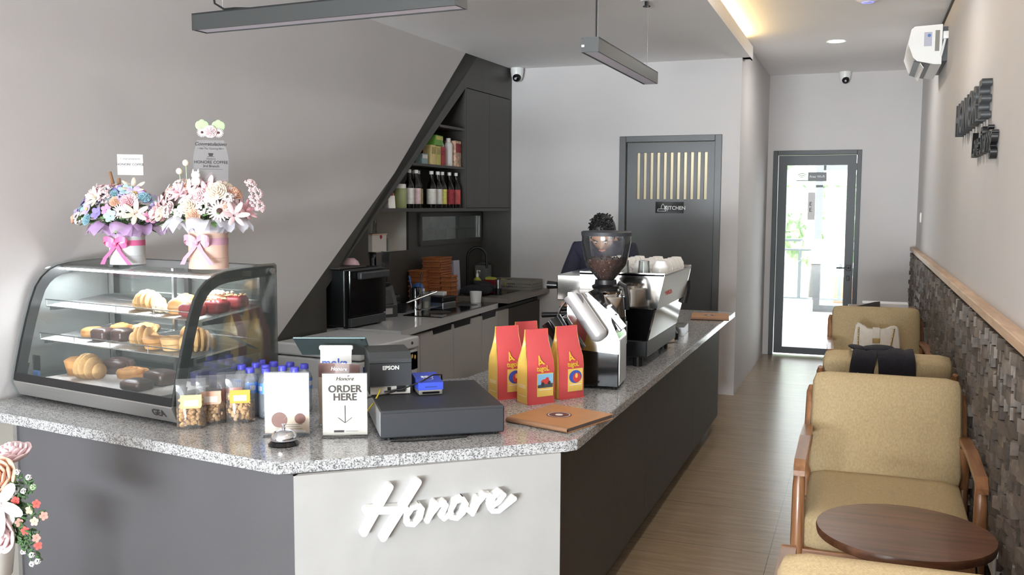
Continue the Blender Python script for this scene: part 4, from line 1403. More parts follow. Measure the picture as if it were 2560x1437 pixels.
for i, (x, y, lb) in enumerate(((0.825, 0.165, 'front red velvet bar with nuts on the upper shelf'), (0.862, 0.245, 'middle red velvet bar with nuts on the upper shelf'), (0.862, 0.335, 'back red velvet bar with nuts on the upper shelf'))):
    b = loaf(0.075, 0.075, 0.042, 'red_velvet', 'velvet_cake')
    put(b, 0, x, y, 10 * i, lb, 'cake')
    nm = MB()
    for q in range(26):
        nm.ico((random.uniform(-0.033, 0.033), random.uniform(-0.033, 0.033), 0.047 + random.uniform(0, 0.004)), (random.uniform(0.004, 0.007), 0.004, 0.003), (0, 0, random.uniform(0, 3)), 1)
    tag(nm.build('nut_topping', 'nut', b), kind='stuff')
# lower shelf
put(bun(0.048, 0.035, 'pastry', 9), 1, 0.20, 0.20, 0, 'flat brown bun at the left end of the lower wire shelf', 'pastry')
put(swirl(0.042, 0.026, 'pastry'), 1, 0.235, 0.30, 30, 'cinnamon swirl behind the flat bun on the lower shelf', 'pastry')
put(swirl(0.052, 0.028, 'pastry_light'), 1, 0.345, 0.33, 10, 'large pale cinnamon swirl at the back of the lower shelf', 'pastry')
put(loaf(0.075, 0.07, 0.042, 'chocolate', 'chocolate_cake'), 1, 0.31, 0.165, 8, 'dark chocolate cake piece on the left of the lower shelf', 'cake')
put(loaf(0.075, 0.07, 0.042, 'chocolate', 'chocolate_cake'), 1, 0.395, 0.19, -5, 'dark chocolate cake piece right of its twin on the lower shelf', 'cake')
put(croissant(5, 0.10, 0.040, 'pastry_light'), 1, 0.56, 0.155, 30, 'tall pale croissant with a white tip, middle of the lower shelf', 'pastry')
put(cruffin(0.042, 0.045, 'pastry'), 1, 0.645, 0.14, 0, 'round layered roll beside the tall croissant on the lower shelf', 'pastry')
put(croissant(6, 0.11, 0.036, 'pastry'), 1, 0.70, 0.26, -15, 'brown croissant behind the layered rolls on the lower shelf', 'pastry')
put(cruffin(0.044, 0.05, 'pastry_light'), 1, 0.735, 0.15, 20, 'pale layered roll close to the front frame on the lower shelf', 'pastry')
put(croissant(6, 0.12, 0.045, 'pastry_light'), 1, 0.845, 0.17, 60, 'golden ridged croissant at the right end of the lower shelf', 'pastry')
# floor of the case
put(cruffin(0.052, 0.068, 'pastry'), 2, 0.15, 0.165, 0, 'tall square-cut pastry at the left on the case floor', 'pastry')
put(swirl(0.055, 0.05, 'chocolate'), 2, 0.245, 0.27, 0, 'dark glazed swirl bun at the back of the case floor', 'pastry')
put(croissant(6, 0.11, 0.052, 'pastry_light'), 2, 0.27, 0.12, 10, 'fat ridged croissant at the front of the case floor', 'pastry')
put(swirl(0.058, 0.03, 'pastry'), 2, 0.38, 0.235, 50, 'flat coiled bun in the middle of the case floor', 'pastry')
put(loaf(0.11, 0.09, 0.05, 'chocolate', 'chocolate_loaf'), 2, 0.60, 0.20, 0, 'brown chocolate loaf on the paper in the case', 'cake')
put(loaf(0.10, 0.08, 0.035, 'chocolate', 'chocolate_loaf'), 2, 0.61, 0.085, 4, 'low dark loaf in front of the chocolate loaf on the case floor', 'cake')
for i, (x, y, lb) in enumerate(((0.74, 0.30, 'dark purple wrapped pack, left of three at the back of the case floor'), (0.79, 0.345, 'dark purple wrapped pack, middle of three at the back of the case floor'), (0.84, 0.30, 'dark purple wrapped pack, right of three at the back of the case floor'))):
    put(MB().cushion((0, 0, 0.028), (0.045, 0.13, 0.052), 0.006, 0.004, None, 4).build('wrapped_pack', 'purple_pack', None, True), 2, x, y, 0, lb, 'pack')
pt_ = thing('price_tag_holder', 'small blue plastic tag holder in the left corner of the pastry case', 'tag holder')
MB().boxc((0, 0, 0.012), (0.035, 0.012, 0.024), None, 0.003).build('clip', 'sponge_blue', pt_)
MB().boxc((0, 0.0, 0.055), (0.05, 0.002, 0.06)).build('tag', 'glass_clear', pt_)
in_case(pt_, 2, 0.05, 0.05)

# ================================================================== NUT POUCHES
def pouch(loc, rz, label, m_lab):
    t = thing('nut_pouch', label, 'pouch', loc, rz, 'clear pouches of nuts')
    w, h, d = 0.096, 0.170, 0.046
    prof_ = [(0.0, d * 0.5), (0.012, d * 0.5), (0.06, d * 0.48), (0.10, d * 0.34), (0.135, d * 0.12), (0.155, 0.0012), (h, 0.0012)]
    for s in (-1, 1):
        mb = MB()
        cols = 7
        grid = []
        for z, q in prof_:
            row = []
            for i in range(cols):
                u = i / (cols - 1) * 2 - 1
                row.append(mb.bm.verts.new((u * w / 2, s * q * (1 - u ** 4), z)))
            grid.append(row)
        for a, b in zip(grid[:-1], grid[1:]):
            for i in range(cols - 1):
                mb.bm.faces.new((a[i], a[i + 1], b[i + 1], b[i]))
        mb.build('film', 'pouch_film', t, True)
    mb = MB()
    rnd = random.Random(int(loc[1] * 1e4))
    for i in range(130):
        z = 0.010 + 0.092 * (i / 130)
        k = 0.42 * d * (1 - 0.35 * (z / 0.10) ** 2)
        mb.ico((rnd.uniform(-0.036, 0.036), rnd.uniform(-k, k) * 0.75, z), (0.0085, 0.0065, 0.0075), (rnd.uniform(0, 3), rnd.uniform(0, 3), 0), 1)
    tag(mb.build('nuts', 'nut', t, True), kind='stuff')
    mb = MB()
    mb.prism([(-0.034, 0.072), (0.030, 0.072), (0.034, 0.080), (0.034, 0.118), (-0.034, 0.118)], -0.0245, -0.0237, 'xz')
    lab = mb.build('paper_label', m_lab, t)
    mb = MB().box(-0.022, 0.022, -0.0252, -0.0246, 0.080, 0.100)
    mb.build('printed_panel', 'cream_paper', lab)
    return t
NR = R(38)
pouch((-2.112, 2.535, CZ), NR, 'clear pouch of nuts with a white and orange label, nearest the front of the counter', 'carton_yellow')
pouch((-2.092, 2.612, CZ), NR, 'clear pouch of nuts with an orange label, second from the front', 'peach')
pouch((-2.066, 2.690, CZ), NR + R(6), 'clear pouch of nuts mostly hidden behind the orange-labelled one', 'coral')
pouch((-2.012, 2.668, CZ), NR - R(4), 'clear pouch of nuts with a yellow label, beside the water bottles', 'yellow_ink')

# ================================================================== WATER BOTTLES
def bottle():
    t = thing('water_bottle', '', 'bottle', (0, 0, 0), 0, 'water bottles on the counter')
    r = 0.0285
    pr = [(0, 0.004), (r * 0.7, 0.0), (r, 0.008)]
    for i in range(10):
        z = 0.012 + i * 0.0085
        pr.append((r * (0.985 if i % 2 else 0.95), z))
    pr += [(r, 0.098), (r, 0.128), (r * 0.96, 0.136), (r * 0.80, 0.147), (r * 0.46, 0.158), (0.0125, 0.162)]
    MB().lathe(pr, seg=26, wob=lambda a, z: 0.012 * math.sin(8 * a + z * 260) if z < 0.094 else 0).build('bottle_body', 'pet_plastic', t, True, 70)
    MB().lathe([(r * 1.01, 0.090), (r * 1.01, 0.128)], seg=26).build('paper_label', 'label_blue', t, True)
    mb = MB()
    for a0 in (0.4, 2.5, 4.6):
        for q in range(4):
            a = a0 + 0.18 * q
            mb.boxc((r * 1.014 * math.cos(a), r * 1.014 * math.sin(a), 0.109), (0.0006, 0.003, 0.018 - 0.003 * (q % 2)), (0, 0, a))
    mb.build('label_print', 'white_paper', t)
    MB().lathe([(0, 0.178), (0.013, 0.178), (0.0155, 0.175), (0.0155, 0.160), (0, 0.160)], seg=22).build('cap', 'cap_blue', t, True)
    return t
caps = [(-2.095, 2.765), (-2.027, 2.722), (-2.070, 2.815), (-2.093, 2.880), (-2.010, 2.790), (-1.965, 2.730), (-2.025, 2.862), (-1.945, 2.800), (-1.960, 2.872), (-1.885, 2.790), (-1.893, 2.862)]
pos = ['at the left end of the cluster behind the pouches', 'front row, first fully visible from the left', 'second row, behind the two leftmost front bottles', 'back row, leftmost of the cluster', 'second row, behind the gap of the front two',
       'front row, second fully visible from the left', 'back row, second from the left', 'second row, partly behind the white acrylic sign', 'back row, third from the left', 'front row, hidden low behind the white acrylic sign', 'back row, rightmost of the cluster']
b0 = None
for (x, y), lb in zip(caps, pos):
    x, y = x - 0.004, y + 0.03
    L = 'blue capped water bottle, ' + lb
    if b0 is None:
        b0 = bottle()
        b0['label'] = L
        b0.location = (x, y, CZ)
    else:
        dup(b0, (x, y, CZ), random.uniform(0, 6), L)

# ================================================================== ACRYLIC SIGNS, BELL, TABLET STAND
def acrylic_stand(name, label, loc, rz, w=0.148, h=0.212):
    t = thing(name, label, 'sign', loc, rz)
    mb = MB()
    mb.box(-w / 2, w / 2, -0.0032, -0.0012, 0.004, h)
    mb.box(-w / 2, w / 2, 0.0012, 0.0032, 0.004, h)
    mb.box(-w / 2, w / 2, -0.028, 0.045, 0.0, 0.0035)
    mb.build('acrylic_holder', 'acrylic', t)
    return t
s1 = acrylic_stand('table_sign', 'clear acrylic sign with a pale poster and beige foot behind the bell', (-1.752, 2.567, CZ), R(24))
MB().box(-0.072, 0.072, -0.001, 0.001, 0.066, 0.208).build('poster', 'white_paper', s1)
MB().box(-0.072, 0.072, -0.001, 0.001, 0.008, 0.066).build('poster_foot', 'beige_paper', s1)
mb = MB()
mb.cyl((-0.025, -0.0011, 0.052), 0.026, 0.0008, rot=(R(90), 0, 0), seg=24)
mb.cyl((0.042, -0.0011, 0.056), 0.018, 0.0008, rot=(R(90), 0, 0), seg=24)
mb.build('cup_picture', 'brown_paper', s1)
mb = MB()
mb.box(-0.012, 0.022, -0.0016, -0.001, 0.095, 0.135)
mb.box(0.036, 0.062, -0.0016, -0.001, 0.105, 0.116)
mb.box(-0.058, -0.018, -0.0016, -0.001, 0.104, 0.109)
for i in range(3):
    mb.box(-0.055, 0.058, -0.0016, -0.001, 0.158 - 0.009 * i, 0.162 - 0.009 * i)
mb.build('printed_panel', 'off_white', s1)
mb = MB()
for i, w_ in enumerate((0.05, 0.042, 0.05)):
    mb.box(-w_ + 0.01, w_, -0.0016, -0.001, 0.036 - 0.007 * i, 0.0375 - 0.007 * i)
mb.build('text_lines', 'ink_grey', s1)
MB().box(-0.058, 0.06, -0.0017, -0.001, 0.011, 0.017).build('text_band', 'white_paper', s1)

s2 = acrylic_stand('order_sign', 'cream acrylic sign reading order here with a downward arrow', (-1.568, 2.625, CZ), R(25.5))
MB().box(-0.072, 0.072, -0.001, 0.001, 0.006, 0.209).build('poster', 'cream_paper', s2)
text('heading', 'Honore', 0.018, 'ink_dark', s2, (0.0, -0.0036, 0.192), shear=0.25)
MB().sphere((0.012, -0.0036, 0.2015), (0.004, 0.0004, 0.0014), (0, R(-20), 0)).build('leaf_mark', 'ink_dark', s2)
text('lettering', 'ORDER', 0.033, 'ink_dark', s2, (0.0, -0.0036, 0.158), bold=0.0006)
text('lettering', 'HERE', 0.033, 'ink_dark', s2, (0.0, -0.0036, 0.131), bold=0.0006)
mb = MB()
mb.box(-0.001, 0.001, -0.0040, -0.0034, 0.046, 0.104)
mb.boxc((-0.0115, -0.0036, 0.055), (0.029, 0.0004, 0.0016), (0, R(38), 0))
mb.boxc((0.0115, -0.0036, 0.055), (0.029, 0.0004, 0.0016), (0, R(-38), 0))
mb.build('arrow', 'ink_dark', s2)
MB().box(-0.036, -0.004, -0.0038, -0.0033, 0.015, 0.0215).build('badge', 'ink_dark', s2)
MB().box(0.002, 0.043, -0.0037, -0.0033, 0.0175, 0.0187).build('text_line', 'ink_grey', s2)

s3 = acrylic_stand('menu_sign', 'acrylic sign with a brown headed poster half hidden behind the order sign', (-1.655, 2.735, CZ), R(12), 0.15, 0.222)
MB().box(-0.073, 0.073, -0.001, 0.001, 0.17, 0.219).build('poster_head', 'brown_paper', s3)
MB().box(-0.073, 0.073, -0.001, 0.001, 0.006, 0.17).build('poster', 'beige_paper', s3)
text('heading', 'Honore', 0.018, 'white_paper', s3, (0.0, -0.0036, 0.201), shear=0.25, bold=0.0004)

bell = thing('call_bell', 'chrome dome call bell on a black base at the front edge of the counter', 'bell', (-1.694, 2.462, CZ))
MB().lathe([(0, 0), (0.047, 0), (0.049, 0.004), (0.036, 0.018), (0, 0.018)], seg=36).build('base', 'black_gloss', bell, True)
MB().lathe([(0.041, 0.017), (0.042, 0.021), (0.039, 0.034), (0.029, 0.045), (0.014, 0.0505), (0.0, 0.0515)], seg=36).build('dome', 'chrome', bell, True, 60)
MB().lathe([(0, 0.05), (0.0055, 0.051), (0.0055, 0.056), (0.003, 0.058), (0.003, 0.062), (0.007, 0.063), (0.007, 0.066), (0, 0.068)], seg=16).build('button', 'chrome', bell, True)

tb = thing('tablet_stand', 'white point-of-sale stand holding a tablet turned away from the customer', 'tablet stand', (-1.775, 2.925, CZ), R(22))
mb = MB()
pr_ = [(-0.075, 0.003), (0.04, 0.003), (0.062, 0.010), (0.058, 0.03), (0.01, 0.235), (0.012, 0.245)]
mb.box(-0.062, 0.062, -0.06, 0.10, 0.0, 0.007, 0.003)
mb.prism([(-0.062, 0.0), (-0.056, 0.0), (-0.030, 0.247), (-0.036, 0.25)], -0.056, 0.056, 'yz')
mb.boxc((0, -0.032, 0.245), (0.122, 0.02, 0.018), None, 0.006)
mb.build('stand_body', 'white_plastic', tb)
text('lettering', 'moka', 0.042, 'ink_blue', tb, (-0.004, -0.0425, 0.190), (R(84), 0, 0), bold=0.0012)
TT = R(-28)
tbl = MB().boxc((0, 0, 0), (0.262, 0.185, 0.007), None, 0.003).build('tablet', 'tablet_back', tb, loc=(-0.022, 0.035, 0.240), rot=(TT, 0, 0))
MB().boxc((0, 0, 0.0038), (0.25, 0.172, 0.0008)).build('screen', 'black_gloss', tbl)
MB().cyl((0.115, -0.078, -0.0045), 0.005, 0.001, seg=14).build('camera_lens', 'black_gloss', tbl)

# ================================================================== CASH DRAWER, PRINTER, CARD READER
dw = thing('cash_drawer', 'wide flat charcoal cash drawer on the corner of the counter', 'cash drawer', (-1.426, 2.607, CZ), R(35.06))
MB().box(0, 0.41, 0.004, 0.472, 0.008, 0.098, 0.003, 1).build('drawer_body', 'charcoal_powder', dw)
MB().box(0.004, 0.406, 0.0, 0.005, 0.012, 0.090, 0.001, 1).build('drawer_front', 'charcoal_powder', dw)
MB().box(-0.0015, 0.0005, 0.01, 0.46, 0.015, 0.094).build('side_plate', 'silver_paint', dw)
for x in (0.03, 0.38):
    for y in (0.03, 0.44):
        MB().cyl((x, y, 0), 0.012, 0.009, seg=12).build('foot', 'black_plastic', dw)
DT = CZ + 0.0985
cb = MB().tube([(0.03, -0.012, 0.004), (0.10, -0.025, 0.004), (0.20, -0.022, 0.004), (0.28, -0.008, 0.004), (0.30, 0.05, 0.004)], 0.003, 6).build('cable', 'black_plastic', None, True, loc=(-1.426, 2.607, CZ), rot=(0, 0, R(35.06)))
tag(cb, 'thin black cable lying under the front of the cash drawer', 'cable')

pr = thing('receipt_printer', 'black receipt printer standing on the cash drawer', 'printer', (-1.577, 2.807, DT), R(35.06))
mb = MB()
mb.prism([(0.0, 0.032), (0.0, 0.112), (0.022, 0.118), (0.19, 0.118), (0.19, 0.002), (0.02, 0.002), (0.02, 0.032)], 0.0, 0.145, 'yz')
mb.build('printer_body', 'charcoal_powder', pr)
mb = MB()
mb.prism([(-0.002, 0.114), (-0.002, 0.128), (0.03, 0.148), (0.19, 0.148), (0.19, 0.119), (0.024, 0.119)], 0.0, 0.145, 'yz')
mb.build('cover', 'dark_grey_plastic', pr)
text('lettering', 'EPSON', 0.019, 'white_plastic', pr, (0.073, -0.0008, 0.096), bold=0.0006)
MB().box(0.003, 0.142, 0.012, 0.02, 0.002, 0.031).build('port_panel', 'off_white', pr)
mb = MB()
mb.box(0.062, 0.074, 0.010, 0.0125, 0.016, 0.027)
mb.box(0.094, 0.124, 0.002, 0.0125, 0.010, 0.030)
mb.build('connector', 'black_plastic', pr)
yc = MB().tube([(0.035, 0.008, 0.020), (0.03, -0.02, 0.016), (0.01, -0.05, -0.01), (-0.02, -0.07, -0.04), (-0.045, -0.06, -0.075), (-0.05, -0.03, -0.096)], 0.003, 8).build('network_cable', 'cable_yellow', None, True, loc=(-1.577, 2.807, DT), rot=(0, 0, R(35.06)))
tag(yc, 'yellow cable dropping from the back of the receipt printer', 'cable')
pc = MB().tube([(0.11, 0.0, 0.02), (0.05, -0.01, 0.006), (-0.01, -0.03, 0.002), (-0.045, -0.04, -0.05), (-0.06, -0.03, -0.096)], 0.003, 8).tube([(0.05, 0.004, 0.012), (0.11, -0.012, 0.022), (0.17, -0.02, 0.045), (0.225, 0.02, 0.062), (0.262, 0.06, 0.055), (0.27, 0.10, 0.02)], 0.0028, 8).build('power_cable', 'black_plastic', None, True, loc=(-1.577, 2.807, DT), rot=(0, 0, R(35.06)))
tag(pc, 'black cables looping between the printer and the card reader', 'cable')

ed = thing('card_reader', 'blue card reader lying on the cash drawer right of the printer', 'card reader', (-1.425, 2.876, DT), R(37))
MB().prism([(0.0, 0.018), (0.0, 0.044), (0.13, 0.058), (0.13, 0.018)], 0.0, 0.088, 'yz').build('shell', 'device_blue', ed)
MB().box(0.002, 0.086, -0.002, 0.13, 0.001, 0.019, 0.004).build('lower_shell', 'grey_plastic', ed)
MB().box(0.014, 0.074, -0.0035, -0.001, 0.006, 0.013).build('card_slot', 'black_gloss', ed)
MB().box(0.024, 0.066, -0.001, 0.001, 0.027, 0.031).build('slot', 'logo_blue', ed)
text('lettering', 'BCA', 0.022, 'white_plastic', ed, (0.044, 0.072, 0.0525), (R(6), 0, 0), bold=0.0008)
mb = MB()
mb.lathe([(0.016, 0), (0.018, 0)], seg=24)
mb.build('emblem', 'white_plastic', ed, loc=(0.044, 0.045, 0.0497), rot=(R(6), 0, 0))

# ================================================================== MENU BOOKS
def menu_book(label, loc, rz, w=0.30, d=0.27, flip=False):
    t = thing('menu_book', label, 'menu', loc, rz, 'kraft menu books on the counter')
    MB().box(0, w, 0.012, d, 0.0155, 0.0185, 0.001, 1).build('cover', 'kraft_cover', t)
    MB().box(0, w, 0.012, d, 0.0, 0.003, 0.001, 1).build('back_cover', 'kraft_cover', t)
    MB().box(0.004, w - 0.004, 0.016, d - 0.004, 0.0032, 0.0153).build('pages', 'page_dark', t)
    mb = MB()
    pts = [(0.012 - 0.012 * math.sin(a), 0.00925 - 0.00925 * math.cos(a)) for a in [PI * q / 8 for q in range(9)]]
    pts2 = [(0.012 - 0.009 * math.sin(a), 0.00925 - 0.0065 * math.cos(a)) for a in [PI * q / 8 for q in range(9)]]
    mb.ring(pts, pts2, 0, w, 'yz')
    mb.build('spine', 'kraft_spine', t, True)
    e = MB().cyl((0, 0, 0), 0.045, 0.0006, seg=36)
    em = e.build('emblem', 'logo_brown', t, loc=(w * 0.47, d * 0.52, 0.0185))
    MB().lathe([(0.037, 0.0008), (0.040, 0.0008)], seg=36).build('emblem_ring', 'white_paper', em)
    MB().lathe([(0, 0.0008), (0.014, 0.0008)], seg=20).build('emblem_cup', 'white_paper', em)
    return t
menu_book('kraft menu book with a round emblem lying at the front corner of the counter', (-1.150, 3.006, CZ), R(-18), 0.262, 0.29)
menu_book('kraft menu book with a round emblem at the far end of the counter', (-1.055, 6.22, CZ), R(8), 0.25, 0.30)
# ================================================================== COFFEE BAGS
def coffee_bag(loc, rz, label, picture):
    t = thing('coffee_bag', label, 'coffee bag', loc, rz, 'red and yellow coffee bags')
    w, d, h = 0.120, 0.078, 0.285
    # outline levels: z, half width, half depth
    lv = [(0.0, w * 0.49, d * 0.5), (0.012, w * 0.5, d * 0.5), (0.06, w * 0.5, d * 0.5), (0.13, w * 0.5, d * 0.48), (0.165, w * 0.49, d * 0.43), (0.20, w * 0.455, d * 0.26), (0.235, w * 0.43, d * 0.12), (0.262, w * 0.42, 0.004), (h, w * 0.415, 0.0025)]
    n = 6
    for s, nm, m in ((-1, 'front_panel', 'red_foil'), (1, 'back_panel', 'red_foil')):
        mb = MB()
        rows = []
        for z, a, b in lv:
            rows.append([mb.bm.verts.new((a * (i / n * 2 - 1), s * (b + 0.003 * math.sin(PI * i / n) * (1 if z < 0.24 else 0)), z)) for i in range(n + 1)])
        for p, q in zip(rows[:-1], rows[1:]):
            for i in range(n):
                mb.bm.faces.new((p[i], p[i + 1], q[i + 1], q[i]))
        mb.build(nm, m, t, True)
    for s in (-1, 1):
        mb = MB()
        rows = []
        for z, a, b in lv:
            fold = 0.02 * max(0, (z - 0.12) / 0.16)
            rows.append([mb.bm.verts.new((s * (a - fold * (1 - abs(u)) + 0.001), b * u, z)) for u in (-1, -0.5, 0, 0.5, 1)])
        for p, q in zip(rows[:-1], rows[1:]):
            for i in range(4):
                mb.bm.faces.new((p[i], p[i + 1], q[i + 1], q[i]))
        sd = mb.build('side_gusset', 'yellow_foil', t, True)
        mb = MB()
        for zz in (0.062, 0.067, 0.072, 0.030):
            mb.box(s * w * 0.5 + s * 0.0012, s * w * 0.5 + s * 0.002, -0.026, 0.026, zz, zz + 0.0012)
        mb.build('text_lines', 'cream_paper', sd)
    MB().box(-w * 0.5, w * 0.5, -d / 2 - 0.008, d / 2, 0.0, 0.004).build('base_seam', 'red_foil', t)
    fy = -d / 2 - 0.0045
    mb = MB()
    mb.stroke([(-0.008, 0.016), (-0.004, 0.001), (0.008, -0.014)], 0.006, 0.0008, 0)
    mb.stroke([(-0.008, 0.016), (-0.009, 0.001), (-0.012, -0.016)], 0.006, 0.0008, 0)
    mb.stroke([(-0.012, -0.014), (0.0, -0.009), (0.011, -0.014)], 0.005, 0.0008, 0)
    mb.build('logo', 'yellow_ink', t, loc=(0.0, -0.0395, 0.168), rot=(R(-16), 0, 0))
    text('lettering', 'tugoL', 0.028, 'yellow_ink', t, (0.006, -0.0428, 0.136), (R(88), 0, 0), bold=0.0009, sx=0.85)
    cd = MB().box(-0.02, 0.052, fy - 0.0006, fy + 0.001, 0.028, 0.118).build('picture_card', 'card_yellow', t)
    y = fy - 0.0007
    if picture == 'car':
        MB().box(-0.018, 0.050, y - 0.0004, y, 0.062, 0.115).build('sky', 'card_sky', cd)
        MB().prism([(-0.018, 0.062), (0.050, 0.062), (0.050, 0.078), (-0.018, 0.074)], y - 0.0006, y - 0.0004, 'xz').build('road', 'card_road', cd)
        mb = MB()
        mb.sphere((0.016, y - 0.0007, 0.086), (0.020, 0.0006, 0.010))
        mb.sphere((0.024, y - 0.0007, 0.095), (0.008, 0.0006, 0.007))
        mb.build('car_picture', 'card_red', cd)
        mb = MB()
        mb.sphere((0.004, y - 0.001, 0.076), (0.008, 0.0006, 0.009))
        mb.sphere((0.033, y - 0.001, 0.080), (0.007, 0.0006, 0.007))
        mb.build('wheel_picture', 'ink_dark', cd)
    else:
        MB().sphere((0.016, y, 0.086), (0.031, 0.0006, 0.026)).build('round_picture', 'card_blue', cd)
        MB().sphere((0.022, y - 0.0007, 0.082), (0.019, 0.0006, 0.019)).build('fruit_picture', 'card_red', cd)
        MB().sphere((0.020, y - 0.0014, 0.090), (0.006, 0.0006, 0.010)).build('bean_picture', 'card_yellow', cd)
    MB().box(-0.012, 0.044, y - 0.0005, y, 0.053, 0.0555).build('text_line', 'cream_paper', cd)
    return t
BR = R(50)
def bag_at(corner, rz, label, pic):
    # corner: front-left corner on the counter
    o = Vector(corner) + Vector((math.cos(rz) * 0.06 - math.sin(rz) * 0.039, math.sin(rz) * 0.06 + math.cos(rz) * 0.039))
    return coffee_bag((o.x, o.y, CZ), rz, label, pic)
bag_at((-1.173, 3.300), BR, 'red and yellow coffee bag with a racing car picture, in front of the others', 'car')
bag_at((-1.312, 3.345), BR, 'red and yellow coffee bag with its picture half hidden, left of the front bag', 'fruit')
bag_at((-1.092, 3.440), BR + R(3), 'red and yellow coffee bag with a round blue picture, beside the tamping machine', 'fruit')
bag_at((-1.290, 3.510), BR, 'red and yellow coffee bag at the back, only its top showing', 'fruit')

# ================================================================== ANGULAR GRINDER (front) AND HOPPER GRINDER
gt = thing('tamping_machine', 'angular chrome and black tamping machine beside the coffee bags', 'coffee machine', (-1.105, 3.690, CZ), R(5))
gw, gd = 0.185, 0.20
MB().box(0.0, gw, 0.0, gd, 0.012, 0.160, 0.003, 1).build('lower_body', 'black_gloss', gt)
for x in (0.02, gw - 0.02):
    for y in (0.02, gd - 0.02):
        MB().cyl((x, y, 0), 0.012, 0.013, seg=12).build('foot', 'black_plastic', gt)
mb = MB()
mb.prism([(-0.02, 0.165), (gw, 0.150), (gw, 0.215), (0.130, 0.335), (0.055, 0.400), (-0.03, 0.400), (-0.035, 0.25)], 0.0, gd, 'xz')
mb.build('upper_body', 'mirror_steel', gt)
MB().boxc((0.118, gd / 2, 0.322), (0.014, gd * 0.7, 0.21), (0, R(-41), 0), 0.003).build('display', 'black_gloss', gt)
MB().box(gw - 0.001, gw + 0.003, 0.01, gd - 0.01, 0.02, 0.205).build('side_plate', 'brushed_steel', gt)
mb = MB()
mb.cyl((0, 0, 0), 0.036, 0.20, seg=28)
mb.sphere((0, 0, 0.0), (0.036, 0.036, 0.03))
mb.build('capsule', 'silver_paint', gt, True, loc=(0.105, -0.028, 0.235), rot=(0, R(-36), 0))
MB().cyl((0, 0, 0), 0.034, 0.001, seg=24).build('emblem', 'ink_dark', gt, loc=(0.012, -0.052, 0.37), rot=(R(90), 0, R(0)))
mb = MB()
mb.cyl((0, 0, 0), 0.040, 0.15, 0.045, seg=24)
o = mb.build('grounds_cup', 'black_gloss', gt, True, loc=(-0.005, -0.045, 0.165), rot=(0, R(-35), 0))
MB().cyl((0, 0, -0.02), 0.040, 0.02, seg=24).build('cup_base', 'glass_cup', o, True)
MB().tube([(-0.03, 0.02, 0.31), (-0.06, 0.0, 0.29), (-0.04, -0.02, 0.26), (-0.01, -0.02, 0.235)], 0.003, 6).build('wire_guard', 'chrome', gt, True)
MB().tube([(-0.04, 0.05, 0.275), (-0.11, 0.05, 0.268)], [0.012, 0.016], 12).build('fork_handle', 'black_plastic', gt, True)

gr = thing('coffee_grinder', 'coffee grinder with a clear hopper half full of beans', 'coffee grinder', (-1.062, 4.02, CZ), R(8))
MB().lathe([(0, 0.0), (0.093, 0.0), (0.095, 0.02), (0.092, 0.27)], cap1=True).build('lower_body', 'black_plastic', gr, True)
MB().lathe([(0.091, 0.27), (0.085, 0.355), (0.080, 0.36), (0, 0.362)]).build('upper_body', 'mirror_steel', gr, True)
MB().lathe([(0.062, 0.36), (0.07, 0.372), (0.07, 0.384), (0.05, 0.388), (0, 0.389)]).build('adjusting_ring', 'chrome', gr, True)
MB().lathe([(0.05, 0.380), (0.06, 0.395), (0.062, 0.405), (0.05, 0.412), (0.048, 0.432), (0, 0.432)]).build('hopper_neck', 'black_plastic', gr, True)
MB().tube([(0.055, 0, 0.42), (0.085, 0, 0.405), (0.094, 0, 0.36), (0.096, 0.0, 0.30)], 0.010, 8).build('cable_arm', 'black_plastic', gr, True)
MB().boxc((0.096, -0.02, 0.20), (0.006, 0.03, 0.10), None, 0.002).build('side_strip', 'steel', gr)
hp = [(0.034, 0.430), (0.088, 0.492), (0.094, 0.51), (0.109, 0.598), (0.109, 0.628)]
MB().lathe(hp, seg=44).build('hopper', 'glass_smoke', gr, True, 50)
MB().lathe([(0, 0.627), (0.111, 0.627), (0.112, 0.643), (0.106, 0.648), (0, 0.649)], seg=44).build('hopper_lid', 'charcoal_powder', gr, True)
random.seed(21)
mb = MB()
mb.lathe([(0, 0.433), (0.030, 0.433), (0.082, 0.493), (0.088, 0.525), (0.0, 0.532)], seg=36)
for i in range(420):
    z = random.uniform(0.436, 0.533)
    r = 0.031 + (z - 0.433) * 0.86 if z < 0.493 else 0.0835 + (z - 0.493) * 0.16
    if z > 0.525:
        r = random.uniform(0.01, 0.088)
    a = random.uniform(0, 2 * PI)
    mb.ico((r * math.cos(a) * 0.97, r * math.sin(a) * 0.97, z), (0.0062, 0.0045, 0.0038), (random.uniform(0, 3), random.uniform(0, 3), random.uniform(0, 3)), 1)
tag(mb.build('coffee_beans', 'coffee_bean', gr, True), 'brown roasted beans', kind='stuff')

# ================================================================== ESPRESSO MACHINE
em = thing('espresso_machine', 'large chrome and black two-group espresso machine on the counter', 'espresso machine', (-1.38, 4.265, CZ))
EL = 0.72
xa, xb = 0.0, 0.455
for x in (0.10, 0.40):
    for y in (0.06, EL - 0.06):
        MB().cyl((x, y, 0), 0.024, 0.052, seg=16).build('foot', 'black_plastic', em)
MB().box(0.05, xb, 0.0, EL, 0.05, 0.130, 0.006).build('base_frame', 'black_plastic', em)
mb = MB()
mb.prism([(0.17, 0.130), (xb - 0.004, 0.130), (0.488, 0.285), (0.17, 0.285)], 0.012, EL - 0.012, 'xz')
mb.build('lower_body', 'black_gloss', em)
mb = MB()
mb.prism([(xb - 0.002, 0.132), (xb + 0.006, 0.132), (0.496, 0.284), (0.488, 0.284)], 0.0, EL - 0.01, 'xz')
mb.build('back_mirror', 'mirror_steel', em)
mb = MB()
mb.prism([(0.13, 0.285), (0.498, 0.278), (0.532, 0.440), (0.125, 0.440)], 0.0, 0.012, 'xz')
mb.build('end_panel', 'mirror_steel', em)
mb = MB()
